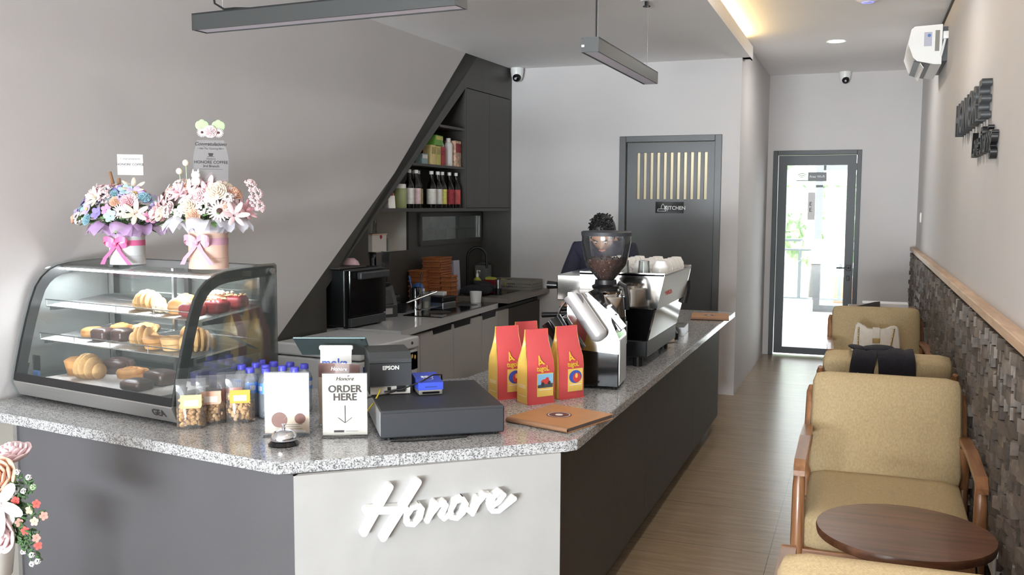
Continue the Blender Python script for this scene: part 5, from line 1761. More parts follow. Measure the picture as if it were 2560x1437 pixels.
mb.prism([(0.13, 0.285), (0.498, 0.278), (0.532, 0.440), (0.125, 0.440)], EL - 0.012, EL, 'xz')
mb.build('end_panel', 'mirror_steel', em)
mb = MB()
mb.prism([(0.490, 0.278), (0.498, 0.278), (0.532, 0.440), (0.524, 0.440)], 0.012, EL - 0.012, 'xz')
mb.build('back_panel', 'brushed_steel', em)
text('lettering', 'AURELIA', 0.05, 'card_red', em, (0.5145, EL * 0.27, 0.352), (R(90 - 12), 0, R(90)), bold=0.001, sx=0.8)
mb = MB()
mb.prism([(0.17, 0.285), (0.49, 0.285), (0.518, 0.430), (0.17, 0.430)], 0.012, EL - 0.012, 'xz')
mb.build('boiler_housing', 'black_plastic', em)
mb = MB()
mb.box(0.125, 0.532, 0.0, EL, 0.434, 0.442)
for s in (0.0, EL - 0.006):
    mb.box(0.125, 0.532, s, s + 0.006, 0.440, 0.448)
mb.build('cup_tray', 'mirror_steel', em)
mb = MB()
mb.box(-0.005, 0.13, 0.05, EL - 0.05, 0.300, 0.425, 0.004, 1)
mb.build('group_housing', 'mirror_steel', em)
for y in (0.2, 0.5):
    g = MB().cyl((0.06, y, 0.235), 0.034, 0.066, seg=24).build('group_head', 'chrome', em, True)
    MB().cyl((0.06, y, 0.200), 0.038, 0.035, seg=24).tube([(0.02, y, 0.215), (-0.13, y, 0.205)], [0.010, 0.015], 10).build('portafilter', 'black_metal', em, True)
for y in (0.03, EL - 0.03):
    MB().tube([(-0.005, y + (0.03 if y < 0.1 else -0.03), 0.372), (-0.055, y + (0.03 if y < 0.1 else -0.03), 0.372)], [0.017, 0.021], 14).build('steam_knob', 'black_gloss', em, True)
    MB().tube([(0.05, y, 0.30), (0.02, y, 0.26), (-0.01, y, 0.16), (-0.015, y, 0.10)], 0.006, 8).build('steam_wand', 'chrome', em, True)
MB().box(0.02, 0.17, 0.05, EL - 0.05, 0.110, 0.135).build('drip_tray', 'steel', em)
# steam lever unit at the far end
mb = MB()
mb.tube([(0.49, EL + 0.012, 0.24), (0.50, EL + 0.03, 0.30), (0.50, EL + 0.035, 0.36)], 0.022, 10)
mb.build('side_fitting', 'black_plastic', em, True)

# cups on the machine
ETZ = CZ + 0.4422
cup0 = None
def cup_upside():
    t = thing('coffee_cup', '', 'cup', (0, 0, 0), 0, 'white cups on the espresso machine')
    MB().lathe([(0.041, 0.0), (0.0385, 0.0), (0.036, 0.024), (0.026, 0.043), (0.0, 0.045), (0.0, 0.048), (0.020, 0.048), (0.022, 0.052), (0.025, 0.052), (0.027, 0.046), (0.0385, 0.026), (0.041, 0.0)], seg=28).build('cup_body', 'white_ceramic', t, True, 50)
    MB().tube([(0.034, 0, 0.038), (0.050, 0, 0.036), (0.053, 0, 0.022), (0.038, 0, 0.010)], 0.004, 8).build('handle', 'white_ceramic', t, True)
    return t
colw = ['left column', 'second column', 'third column', 'right column']
for i in range(4):
    for j in range(5):
        L = 'upturned white cup on the espresso machine, %s from the front in the %s' % (ORD[j], colw[i])
        x = -1.205 + 0.098 * i
        y = 4.475 + 0.102 * j
        if cup0 is None:
            cup0 = cup_upside()
            cup0['label'] = L
            cup0.location = (x, y, ETZ)
            cup0.rotation_euler.z = R(200)
        else:
            dup(cup0, (x, y, ETZ), R(200 + random.uniform(-25, 25)), L)
for i, lb in enumerate(('left of three small clear shot glasses at the front of the machine top', 'middle of three small clear shot glasses at the front of the machine top', 'right of three small clear shot glasses at the front of the machine top')):
    g = MB().lathe([(0.030, 0.0), (0.028, 0.0), (0.024, 0.050), (0.0, 0.052), (0.0, 0.058), (0.025, 0.058), (0.030, 0.0)], seg=26).build('shot_glass', 'glass_cup', None, True)
    g.location = (-1.165 + 0.10 * i, 4.355, ETZ)
    tag(g, lb, 'glass', 'shot glasses on the machine')

# things beyond the machine
ty = thing('steel_tray', 'small rectangular steel tray with a grid beyond the espresso machine', 'tray', (-1.04, 5.52, CZ), R(4))
mb = MB()
mb.box(-0.055, 0.075, -0.10, 0.14, 0, 0.004)
for s in (-0.055, 0.073):
    mb.box(s, s + 0.002, -0.10, 0.14, 0, 0.05)
for s in (-0.10, 0.138):
    mb.box(-0.055, 0.075, s, s + 0.002, 0, 0.05)
mb.build('tray_body', 'steel', ty)
mb = MB()
for i in range(8):
    mb.box(-0.053, 0.073, -0.09 + i * 0.03, -0.078 + i * 0.03, 0.04, 0.044)
mb.build('grid', 'brushed_steel', ty)
kb = thing('knock_portafilter', 'black portafilter lying in front of the small steel tray', 'portafilter', (-1.0, 5.29, CZ), R(-20))
MB().cyl((0, 0, 0), 0.036, 0.035, seg=24).build('basket', 'black_metal', kb, True)
MB().tube([(0.03, 0, 0.025), (-0.05, 0.08, 0.05)], [0.009, 0.015], 10).build('handle', 'black_plastic', kb, True)
MB().boxc((0.0, -0.038, 0.02), (0.02, 0.01, 0.02), None, 0.003).build('spout', 'chrome', kb)
cs_ = thing('card_stand', 'beige card in a small clear stand behind the espresso machine', 'sign', (-0.985, 5.13, CZ), R(60))
MB().box(-0.04, 0.04, -0.001, 0.001, 0.004, 0.13).build('card', 'beige_paper', cs_)
MB().box(-0.042, 0.042, -0.02, 0.02, 0, 0.004).box(-0.042, 0.042, 0.0015, 0.0035, 0.004, 0.135).build('acrylic_holder', 'acrylic', cs_)
jg = thing('milk_jug', 'grey plastic jug with pink spout beyond the machine', 'jug', (-1.17, 5.82, CZ))
MB().lathe([(0, 0), (0.05, 0), (0.055, 0.05), (0.045, 0.12), (0.03, 0.15), (0.0, 0.152)]).build('jug_body', 'lilac_plastic', jg, True)
MB().cyl((0, 0, 0.15), 0.03, 0.02, 0.022, seg=20).build('lid', 'black_plastic', jg, True)

# ================================================================== THE BARISTA
pe = thing('person', 'barista with short black hair in a navy top bending over behind the machine', 'person', (-1.545, 5.86, 0))
def skin_body(name, verts, edges, radii, m, parent, sub=2, root=0):
    me = bpy.data.meshes.new(name)
    me.from_pydata(verts, edges, [])
    o = bpy.data.objects.new(name, me)
    C.objects.link(o)
    sk = o.modifiers.new('skin', 'SKIN')
    for i, v in enumerate(me.skin_vertices[0].data):
        rr_ = radii[i]
        v.radius = rr_ if hasattr(rr_, '__len__') else (rr_, rr_)
    me.skin_vertices[0].data[root].use_root = True
    sk.use_smooth_shade = True
    sb = o.modifiers.new('sub', 'SUBSURF')
    sb.levels = sub
    sb.render_levels = sub
    dg = bpy.context.evaluated_depsgraph_get()
    me2 = bpy.data.meshes.new_from_object(o.evaluated_get(dg))
    me2.materials.clear()
    me2.materials.append(M[m])
    me2.name = name
    me2.polygons.foreach_set('use_smooth', [True] * len(me2.polygons))
    bpy.data.objects.remove(o)
    bpy.data.meshes.remove(me)
    o = bpy.data.objects.new(name, me2)
    C.objects.link(o)
    o.parent = parent
    return o
# faces the camera side (-Y), stooped; forearms towards the machine
V_ = [(0, 0, 0.90), (0, -0.01, 1.06), (0, -0.04, 1.20), (0, -0.065, 1.30), (0, -0.095, 1.335), (0, -0.115, 1.365),
      (0.15, -0.07, 1.265), (-0.15, -0.07, 1.265), (0.225, -0.10, 1.06), (-0.235, -0.09, 1.06), (0.16, -0.26, 0.97), (-0.17, -0.27, 0.97), (0.13, -0.33, 0.965), (-0.14, -0.34, 0.965),
      (0.09, 0, 0.86), (-0.09, 0, 0.86), (0.10, 0.02, 0.48), (-0.10, 0.02, 0.48), (0.10, 0.03, 0.10), (-0.10, 0.03, 0.10), (0.11, -0.08, 0.04), (-0.11, -0.08, 0.04)]
E_ = [(0, 1), (1, 2), (2, 3), (3, 4), (4, 5), (3, 6), (3, 7), (6, 8), (7, 9), (8, 10), (9, 11), (10, 12), (11, 13), (0, 14), (0, 15), (14, 16), (15, 17), (16, 18), (17, 19), (18, 20), (19, 21)]
R_ = [(0.10, 0.09), (0.09, 0.08), (0.09, 0.075), (0.075, 0.07), (0.052, 0.052), (0.052, 0.052),
      0.052, 0.052, 0.050, 0.050, 0.036, 0.036, 0.026, 0.026, 0.085, 0.085, 0.058, 0.058, 0.042, 0.042, 0.036, 0.036]
body = skin_body('body', V_, E_, R_, 'skin', pe)
top_v = [v for v in V_[:4]] + [(0, -0.075, 1.335), (0.155, -0.07, 1.265), (-0.155, -0.07, 1.265), (0.23, -0.10, 1.06), (-0.24, -0.09, 1.06), (0.165, -0.25, 0.97), (-0.175, -0.26, 0.97)]
skin_body('sweater', top_v, [(0, 1), (1, 2), (2, 3), (3, 4), (3, 5), (3, 6), (5, 7), (6, 8), (7, 9), (8, 10)], [(0.165, 0.125), (0.16, 0.12), (0.185, 0.125), (0.15, 0.11), 0.068, 0.078, 0.078, 0.062, 0.062, 0.046, 0.046], 'navy_cloth', pe)
MB().sphere((0, -0.055, 1.19), (0.168, 0.125, 0.17), None, 24, 16).build('sweater_front', 'navy_cloth', pe, True, 80)
tr_v = [(0, 0, 0.92), (0.09, 0, 0.84), (-0.09, 0, 0.84), (0.10, 0.02, 0.48), (-0.10, 0.02, 0.48), (0.10, 0.03, 0.08), (-0.10, 0.03, 0.08)]
skin_body('trousers', tr_v, [(0, 1), (0, 2), (1, 3), (2, 4), (3, 5), (4, 6)], [(0.16, 0.12), 0.098, 0.098, 0.072, 0.072, 0.058, 0.058], 'dark_trousers', pe)
for s in (-1, 1):
    MB().cushion((s * 0.108, -0.06, 0.04), (0.095, 0.26, 0.08), 0.03, 0.005, None, 5).build('shoe', 'black_plastic', pe, True)
# head: one shaped surface with brow, nose, mouth and ears; bowed forward
hm = MB()
hm.sphere((0, 0, 0), (1, 1, 1), None, 32, 24)
for v in hm.bm.verts:
    x, y, z = v.co
    w_ = 0.074 * (1 - 0.18 * max(0, -z) ** 1.5)
    dd_ = 0.095
    hh = 0.118
    px, py, pz = x * w_, y * dd_, z * hh
    fr_ = max(0.0, -y)
    if abs(x) < 0.25 and -0.35 < z < 0.12:
        py -= 0.022 * fr_ * (1 - abs(x) / 0.25) * (1 - abs((z + 0.18) / 0.30))      # nose
    if abs(abs(x) - 0.38) < 0.2 and abs(z - 0.10) < 0.13:
        py += 0.010 * fr_ * (1 - abs(abs(x) - 0.38) / 0.2) * (1 - abs(z - 0.10) / 0.13)  # eye sockets
    if abs(x) < 0.4 and abs(z + 0.52) < 0.12:
        py -= 0.006 * fr_ * (1 - abs(x) / 0.4)                                       # lips
    if z < -0.6:
        py -= 0.012 * fr_
    v.co = (px, py, pz)
for s in (-1, 1):
    hm.sphere((s * 0.075, 0.012, -0.008), (0.010, 0.020, 0.032), (0, 0, s * 0.3), 12, 8)
HL, HR = (0.012, -0.150, 1.372), (R(48), 0, R(4))
hm.build('head', 'skin', pe, True, 80, HL, HR)
for s in (-1, 1):
    e = MB().sphere((s * 0.029, -0.079, 0.012), (0.012, 0.008, 0.007), None, 14, 10).build('eye', 'white_ceramic', pe, True, 80, HL, HR)
    MB().sphere((s * 0.029, -0.0865, 0.012), (0.0055, 0.002, 0.0055), None, 12, 8).build('iris', 'hair_black', e, True)
mb = MB()
for s in (-1, 1):
    mb.tube([(s * 0.014, -0.091, 0.030), (s * 0.032, -0.087, 0.036), (s * 0.048, -0.074, 0.030)], 0.004, 6)
mb.build('eyebrow', 'hair_black', pe, True, 60, HL, HR)
MB().tube([(-0.022, -0.083, -0.062), (0, -0.091, -0.060), (0.022, -0.083, -0.062)], [0.004, 0.006, 0.004], 8).build('mouth', 'coral', pe, True, 60, HL, HR)
hr = MB()
hr.sphere((0, 0.010, 0.018), (0.085, 0.104, 0.112), None, 28, 18)
for v in list(hr.bm.verts):
    if v.co.y < -0.055 and v.co.z < 0.075 or v.co.z < -0.055 or (v.co.y < -0.02 and v.co.z < 0.0):
        v.co.x *= 0.80
        v.co.y = max(v.co.y * 0.7, -0.06)
        v.co.z = max(v.co.z, -0.06) * 0.9
random.seed(4)
for i in range(150):
    a = random.uniform(0, 2 * PI)
    b = random.uniform(0.45, 1.0)
    p = Vector((0.083 * math.cos(a) * math.sqrt(1 - b * b), 0.010 + 0.102 * math.sin(a) * math.sqrt(1 - b * b), 0.018 + 0.110 * b))
    q = p + Vector((random.uniform(-0.02, 0.02), random.uniform(-0.03, 0.01), random.uniform(0.0, 0.018)))
    hr.tube([p * 0.97, (p + q) / 2 + Vector((0, 0, 0.004)), q], [0.006, 0.005, 0.001], 5)
hr.build('hair', 'hair_black', pe, True, 60, HL, HR)
# hands: palm, four fingers and thumb each
for s in (-1, 1):
    cx_, cy_, cz_ = s * 0.135 + (0.0 if s > 0 else 0.0), -0.335, 0.962
    hv, he, hrad = [(cx_, cy_, cz_), (cx_, cy_ - 0.045, cz_ - 0.006), (cx_, cy_ - 0.08, cz_ - 0.012)], [(0, 1), (1, 2)], [(0.022, 0.016), (0.036, 0.014), (0.036, 0.011)]
    h_ = skin_body('hand', hv, he, hrad, 'skin', pe, 2)
    for k in range(4):
        L_ = (0.062, 0.074, 0.070, 0.056)[k]
        fx = cx_ + (k - 1.5) * 0.018
        fv = [(fx, cy_ - 0.075, cz_ - 0.010), (fx, cy_ - 0.075 - L_ * 0.42, cz_ - 0.012), (fx, cy_ - 0.075 - L_ * 0.75, cz_ - 0.026), (fx, cy_ - 0.075 - L_ * 0.92, cz_ - 0.044)]
        skin_body('finger', fv, [(0, 1), (1, 2), (2, 3)], [0.0092, 0.0086, 0.0080, 0.0070], 'skin', h_, 1)
    tv = [(cx_ - s * 0.02, cy_ - 0.02, cz_ - 0.006), (cx_ - s * 0.045, cy_ - 0.05, cz_ - 0.016), (cx_ - s * 0.052, cy_ - 0.08, cz_ - 0.026)]
    skin_body('thumb', tv, [(0, 1), (1, 2)], [0.012, 0.0105, 0.0085], 'skin', h_, 1)
# ================================================================== FLOWERS
def flower_mesh(kind, m1, m2, size, name):
    """returns a mesh object template for one blossom"""
    mb = MB()
    rnd = random.Random(hash_name(name))
    if kind == 'rose':
        for ring in range(5):
            n = 4 + ring
            for i in range(n):
                a = 2 * PI * i / n + ring * 0.7
                r = 0.12 + ring * 0.19
                mb.sphere((r * math.cos(a), r * math.sin(a), 0.42 - ring * 0.10), (0.11, 0.20 + 0.07 * ring, 0.34), (0, R(6 + 11 * ring), a), 10, 7)
    elif kind == 'lily':
        for i in range(6):
            a = 2 * PI * i / 6
            mb.sphere((0.62 * math.cos(a), 0.62 * math.sin(a), 0.20), (0.58, 0.22, 0.06), (0, R(-24), a), 12, 6)
        for i in range(5):
            a = 2 * PI * i / 5 + 0.3
            mb.tube([(0, 0, 0.0), (0.15 * math.cos(a), 0.15 * math.sin(a), 0.55)], 0.025, 5)
    elif kind == 'daisy':
        for i in range(18):
            a = 2 * PI * i / 18
            mb.sphere((0.56 * math.cos(a), 0.56 * math.sin(a), 0.05), (0.46, 0.095, 0.035), (0, R(-8), a), 8, 5)
    elif kind == 'cluster':
        for i in range(34):
            b = rnd.uniform(-0.2, 1)
            a = rnd.uniform(0, 2 * PI)
            c_ = math.sqrt(max(0, 1 - b * b))
            p = (0.85 * c_ * math.cos(a), 0.85 * c_ * math.sin(a), 0.75 * b)
            for q in range(4):
                aa = q * PI / 2 + rnd.uniform(0, 1)
                mb.ico((p[0] + 0.13 * math.cos(aa), p[1] + 0.13 * math.sin(aa), p[2] + 0.05), (0.15, 0.15, 0.07), (rnd.uniform(-0.6, 0.6), rnd.uniform(-0.6, 0.6), 0), 1)
    elif kind == 'ball':
        mb.ico((0, 0, 0.5), 0.8, None, 2)
    elif kind == 'petalled':
        for i in range(5):
            a = 2 * PI * i / 5
            mb.sphere((0.5 * math.cos(a), 0.5 * math.sin(a), 0.1), (0.48, 0.40, 0.07), (0, R(-16), a), 10, 6)
    elif kind == 'leaf':
        for i in range(3):
            a = (i - 1) * 0.8
            mb.sphere((0.75 * math.cos(a), 0.75 * math.sin(a), 0), (0.7, 0.28, 0.03), (0, R(6), a), 10, 5)
    bmesh.ops.scale(mb.bm, verts=mb.bm.verts, vec=(size, size, size))
    o = mb.build(name, m1, None, True, 60)
    if m2:
        b2 = MB().sphere((0, 0, size * 0.16), (size * 0.24, size * 0.24, size * 0.10), None, 10, 6)
        c2_ = b2.build('flower_eye', m2, o, True)
    return o
def hash_name(n):
    return sum(ord(ch) * (i + 1) for i, ch in enumerate(n)) % 9973
TPL = {}
def blossom(parent, kind, m1, m2, size, loc, direction, name):
    key = (kind, m1, m2)
    if key not in TPL:
        TPL[key] = flower_mesh(kind, m1, m2, 1.0, name)
        o = TPL[key]
    else:
        src = TPL[key]
        o = src.copy()
        C.objects.link(o)
        for ch in kids(src):
            c_ = ch.copy()
            C.objects.link(c_)
            c_.parent = o
    o.parent = parent
    o.location = loc
    o.scale = (size, size, size)
    q = Vector(direction).normalized().to_track_quat('Z', 'Y')
    o.rotation_euler = (q.to_matrix() @ Matrix.Rotation(random.uniform(0, 6), 3, 'Z')).to_euler()
    return o

def wrap(parent, m, r, z, seed):
    rnd = random.Random(seed)
    mb = MB()
    n = 11
    for i in range(n):
        a = 2 * PI * i / n + rnd.uniform(-0.2, 0.2)
        L = rnd.uniform(0.075, 0.115)
        ca, sa = math.cos(a), math.sin(a)
        def P(rad, tang, zz):
            return (rad * ca - tang * sa, rad * sa + tang * ca, zz)
        rows = []
        for k in range(6):
            u = k / 5
            rad = r * 0.96 + L * u
            zz = z + 0.004 + 0.075 * math.sin(u * 2.0) - 0.055 * u * u + rnd.uniform(-0.004, 0.004)
            w_ = 0.036 * (0.7 + 1.0 * u) * (1 - 0.55 * u ** 3)
            rows.append([mb.bm.verts.new(P(rad, w_ * t_, zz + 0.012 * math.sin(3 * t_ + i) * u)) for t_ in (-1, -0.5, 0, 0.5, 1)])
        for p, q in zip(rows[:-1], rows[1:]):
            for j in range(4):
                mb.bm.faces.new((p[j], p[j + 1], q[j + 1], q[j]))
    return mb.build('tissue_wrap', m, parent, True, 80)

def bow(parent, m, r, z, ang, s=1.0):
    """ribbon bow on the pot, facing direction ang"""
    mb = MB()
    for sd in (-1, 1):
        pts = []
        for k in range(13):
            a = 2 * PI * k / 12
            pts.append((sd * (0.026 - 0.026 * math.cos(a)) * s, -0.012 * math.sin(a) * s - 0.004, (0.014 * math.sin(a) + 0.008 * (1 - math.cos(a)) * 0.5) * s))
        for p, q in zip(pts[:-1], pts[1:]):
            mb.quad((p[0], p[1], p[2] - 0.011 * s), (q[0], q[1], q[2] - 0.011 * s), (q[0], q[1], q[2] + 0.011 * s), (p[0], p[1], p[2] + 0.011 * s))
        tl = [(0, 0, 0), (sd * 0.018 * s, -0.006, -0.03 * s), (sd * 0.045 * s, -0.010, -0.06 * s), (sd * 0.062 * s, -0.004, -0.085 * s)]
        for p, q in zip(tl[:-1], tl[1:]):
            mb.quad((p[0] - 0.009 * s, p[1], p[2]), (q[0] - 0.010 * s, q[1], q[2]), (q[0] + 0.010 * s, q[1], q[2]), (p[0] + 0.009 * s, p[1], p[2]))
    mb.sphere((0, -0.008, 0), (0.009 * s, 0.007, 0.012 * s), None, 10, 8)
    bmesh.ops.solidify(mb.bm, geom=mb.bm.faces[:], thickness=0.0008)
    return mb.build('bow', m, parent, True, 60, ((r + 0.003) * math.sin(ang), -(r + 0.003) * math.cos(ang), z), (0, 0, ang))

def arrangement(loc, label, vase_m, tulle_m, rib_m, r, h, spread, mix, bowang, seed, tilt=0):
    t = thing('flower_arrangement', label, 'flowers', loc)
    MB().lathe([(0, 0.0), (r, 0.0), (r, h * 0.28), (r * 1.03, h * 0.285), (r * 1.03, h * 0.30), (r, h * 0.305), (r, h), (r * 0.94, h), (r * 0.94, h - 0.02), (0, h - 0.02)], seg=40).build('vase', vase_m, t, True)
    MB().lathe([(r * 1.012, h * 0.62), (r * 1.012, h * 0.80)], seg=40).build('ribbon_band', rib_m, t, True)
    bow(t, rib_m, r * 1.02, h * 0.70, bowang, 0.95)
    wrap(t, tulle_m, r, h - 0.012, seed)
    rnd = random.Random(seed)
    random.seed(seed)
    sx_, sy_, zc, sz_, ox_ = spread
    mb = MB()
    for i in range(40):
        a = rnd.uniform(0, 2 * PI)
        k = rnd.uniform(0.2, 0.9)
        p = (ox_ + sx_ * k * math.cos(a), sy_ * k * math.sin(a), zc - 0.02 + rnd.uniform(-0.02, 0.03))
        mb.tube([(0.02 * math.cos(a), 0.02 * math.sin(a), h - 0.02), (p[0] * 0.6, p[1] * 0.6, zc - 0.05), p], 0.0018, 5)
    mb.build('stems', 'leaf_dark', t)
    k = 0
    N = 84
    fo = MB()
    for i in range(150):
        a = rnd.uniform(0, 2 * PI)
        k = math.sqrt(rnd.uniform(0, 0.85))
        fo.sphere((ox_ + sx_ * k * math.cos(a), sy_ * k * math.sin(a), zc - 0.035 + (sz_ - 0.01) * (1 - k ** 2.2) * rnd.uniform(0.3, 1)), (0.020, 0.009, 0.003), (rnd.uniform(-0.6, 0.6), rnd.uniform(-0.6, 0.6), rnd.uniform(0, 3)), 6, 4)
    tag(fo.build('foliage', 'leaf_green', t, True), kind='stuff')
    for i in range(N):
        kind, m1, m2, s, nm = mix[i % len(mix)]
        b = (i + 0.5) / N                      # 0 top .. 1 rim
        a = i * 2.39996
        rad = math.sqrt(b)
        x, y = sx_ * rad * math.cos(a), sy_ * rad * math.sin(a)
        z = zc + sz_ * (1 - rad ** 2.2) - 0.030 * (rad > 0.8)
        d = Vector((x / sx_, y / sy_ - 0.35, 0.40 + 0.5 * (1 - rad)))
        blossom(t, kind, m1, m2, s * rnd.uniform(0.85, 1.1), (x + ox_, y, z + rnd.uniform(-0.010, 0.012)), d, nm)
    for i in range(16):
        a = 2 * PI * i / 16 + rnd.uniform(-0.15, 0.15)
        blossom(t, 'leaf', ('leaf_green', 'leaf_pale')[i % 2] if i % 3 else 'leaf_dark', None, rnd.uniform(0.028, 0.040), (ox_ + sx_ * 0.80 * math.cos(a), sy_ * 0.80 * math.sin(a), zc - 0.052 + rnd.uniform(-0.01, 0.01)), (math.cos(a) * 0.4, math.sin(a) * 0.4, 0.9), 'leaf')
    return t
mixA = [('cluster', 'pale_pink', None, 0.026, 'hydrangea'), ('lily', 'cream', None, 0.042, 'lily'), ('petalled', 'lavender', 'card_yellow', 0.034, 'viola'), ('cluster', 'white_petal', None, 0.024, 'hydrangea'),
        ('rose', 'pink', None, 0.024, 'rose'), ('daisy', 'pale_pink', None, 0.032, 'daisy'), ('petalled', 'aqua', None, 0.028, 'anemone'), ('cluster', 'lavender', None, 0.022, 'hydrangea'),
        ('rose', 'peach', None, 0.020, 'rose'), ('petalled', 'hot_pink', None, 0.026, 'phlox'), ('petalled', 'violet', None, 0.032, 'viola'), ('rose', 'teal', None, 0.020, 'rose')]
mixB = [('lily', 'pale_pink', None, 0.046, 'lily'), ('daisy', 'pale_pink', 'flower_eye', 0.044, 'gerbera'), ('cluster', 'white_petal', None, 0.024, 'hydrangea'), ('rose', 'cream', None, 0.030, 'rose'),
        ('lily', 'pink', None, 0.040, 'lily'), ('cluster', 'pale_pink', None, 0.024, 'hydrangea'), ('rose', 'peach', None, 0.026, 'rose'), ('petalled', 'white_petal', None, 0.030, 'phlox'), ('rose', 'pale_pink', None, 0.028, 'rose')]
pA = Mcs @ Vector((0.352, 0.255, 0.5235))
pB = Mcs @ Vector((0.812, 0.255, 0.5245))
fa = arrangement(pA, 'lavender and pink flower arrangement in a white round box on the pastry case', 'white_vase', 'tulle_lavender', 'ribbon_pink', 0.066, 0.118, (0.205, 0.110, 0.205, 0.090, -0.035), mixA, R(8), 5)
fb = arrangement(pB, 'cream and pink flower arrangement in a blush round box on the pastry case', 'blush_vase', 'tulle_white', 'ribbon_pale', 0.070, 0.140, (0.195, 0.110, 0.225, 0.080, -0.03), mixB, R(8), 8)
# card on wire
cd = MB().box(-0.046, 0.046, -0.0008, 0.0008, 0, 0.078).build('greeting_card', 'white_paper', fa, loc=(0.045, -0.02, 0.345), rot=(0, 0, R(36)))
text('lettering', 'Congratulations', 0.011, 'ink_dark', cd, (0, -0.0012, 0.062), shear=0.3)
text('lettering', 'HONORE COFFEE', 0.0122, 'ink_dark', cd, (0, -0.0012, 0.040), bold=0.0002)
MB().box(-0.03, 0.03, -0.0012, -0.0008, 0.0515, 0.0523).box(-0.02, 0.02, -0.0012, -0.0008, 0.0295, 0.0303).box(-0.012, 0.012, -0.0012, -0.0008, 0.0185, 0.0193).build('text_lines', 'ink_grey', cd)
MB().tube([(0, 0.002, -0.09), (0, 0.002, 0.0), (-0.012, 0.002, 0.008), (0, 0.002, 0.004), (0.012, 0.002, 0.008), (0, 0.002, 0.0)], 0.0009, 6).build('wire_clip', 'steel', cd)
mb = MB()
mb.tube([(-0.075, 0.03, 0.26), (-0.105, 0.03, 0.36)], [0.009, 0.006], 7).tube([(-0.06, 0.03, 0.26), (-0.06, 0.03, 0.335)], [0.008, 0.006], 7)
tag(mb.build('dried_pod', 'kraft_spine', fa, True), 'brown dried seed pods')
# acrylic topper
tp = MB().prism([(-0.058, -0.06), (0.058, -0.06), (0.061, 0.05), (0.046, 0.108), (-0.046, 0.108), (-0.061, 0.05)], -0.001, 0.001, 'xz').build('acrylic_topper', 'acrylic_plate', fb, loc=(0.028, -0.01, 0.355), rot=(0, 0, R(36)))
text('lettering', 'Congratulations', 0.017, 'black_plastic', tp, (0, -0.0014, 0.094), shear=0.3, bold=0.0003)
text('lettering', 'On The Opening Of', 0.009, 'black_plastic', tp, (0, -0.0014, 0.078))
text('lettering', 'HONORE COFFEE', 0.0145, 'black_plastic', tp, (0, -0.0014, 0.029), bold=0.0003)
text('lettering', '3rd Branch', 0.0125, 'black_plastic', tp, (0, -0.0014, 0.015), bold=0.0002)
text('lettering', 'Honore', 0.010, 'black_plastic', tp, (0, -0.0014, 0.0415), shear=0.2)
MB().prism([(-0.009, 0.062), (0.009, 0.062), (0.006, 0.051), (-0.006, 0.051)], -0.0018, -0.0012, 'xz').box(-0.012, 0.012, -0.0018, -0.0012, 0.0485, 0.050).build('cup_icon', 'black_plastic', tp)
MB().box(-0.04, 0.04, -0.0016, -0.0012, 0.004, 0.005).box(-0.046, -0.026, -0.0016, -0.0012, 0.0775, 0.0785).box(0.026, 0.046, -0.0016, -0.0012, 0.0775, 0.0785).build('text_lines', 'black_plastic', tp)
for x, m in ((-0.028, 'leaf_pale'), (0.028, 'leaf_pale')):
    mb = MB()
    for q in range(3):
        mb.sphere((x + 0.010 * (q - 1), 0.001, 0.160 + 0.006 * (q == 1)), (0.013, 0.002, 0.016), None, 12, 8)
    mb.build('paper_leaf', m, tp, True)
for x in (-0.028, 0.028):
    blossom(tp, 'daisy', 'pale_pink', 'flower_eye', 0.019, (x, -0.004, 0.135), (0, -1, 0.05), 'daisy')
blossom(tp, 'rose', 'pale_pink', None, 0.020, (0, -0.006, 0.138), (0, -1, 0.05), 'rose')
for x, z in ((-0.105, 0.345), (-0.075, 0.375)):
    blossom(fb, 'ball', 'cream', None, 0.016, (x, -0.02, z), (0, 0, 1), 'pompom')
mb = MB()
mb.tube([(-0.105, -0.02, 0.345), (-0.09, -0.02, 0.24)], 0.0015, 5).tube([(-0.075, -0.02, 0.375), (-0.07, -0.02, 0.24)], 0.0015, 5)
mb.build('stem', 'leaf_pale', fb)
mf = MB()
mf.sphere((0, 0, 0), (0.018, 0.014, 0.018), None, 16, 10).sphere((0, 0, 0.022), (0.017, 0.015, 0.014), None, 16, 10)
for s in (-1, 1):
    mf.cyl((s * 0.011, 0, 0.032), 0.005, 0.012, 0.0005, seg=8)
tag(mf.build('figurine', 'white_ceramic', fb, True, 60, (0.0, -0.06, 0.315)), 'small white ornament')

# sprays at the left of the pale arrangement edge
for x, z in ((0.165, 0.30), (0.19, 0.27), (0.18, 0.245), (0.20, 0.225)):
    blossom(fb, 'cluster', 'pale_pink', None, 0.024, (x, 0.03, z), (1, -0.3, 0.5), 'hydrangea')

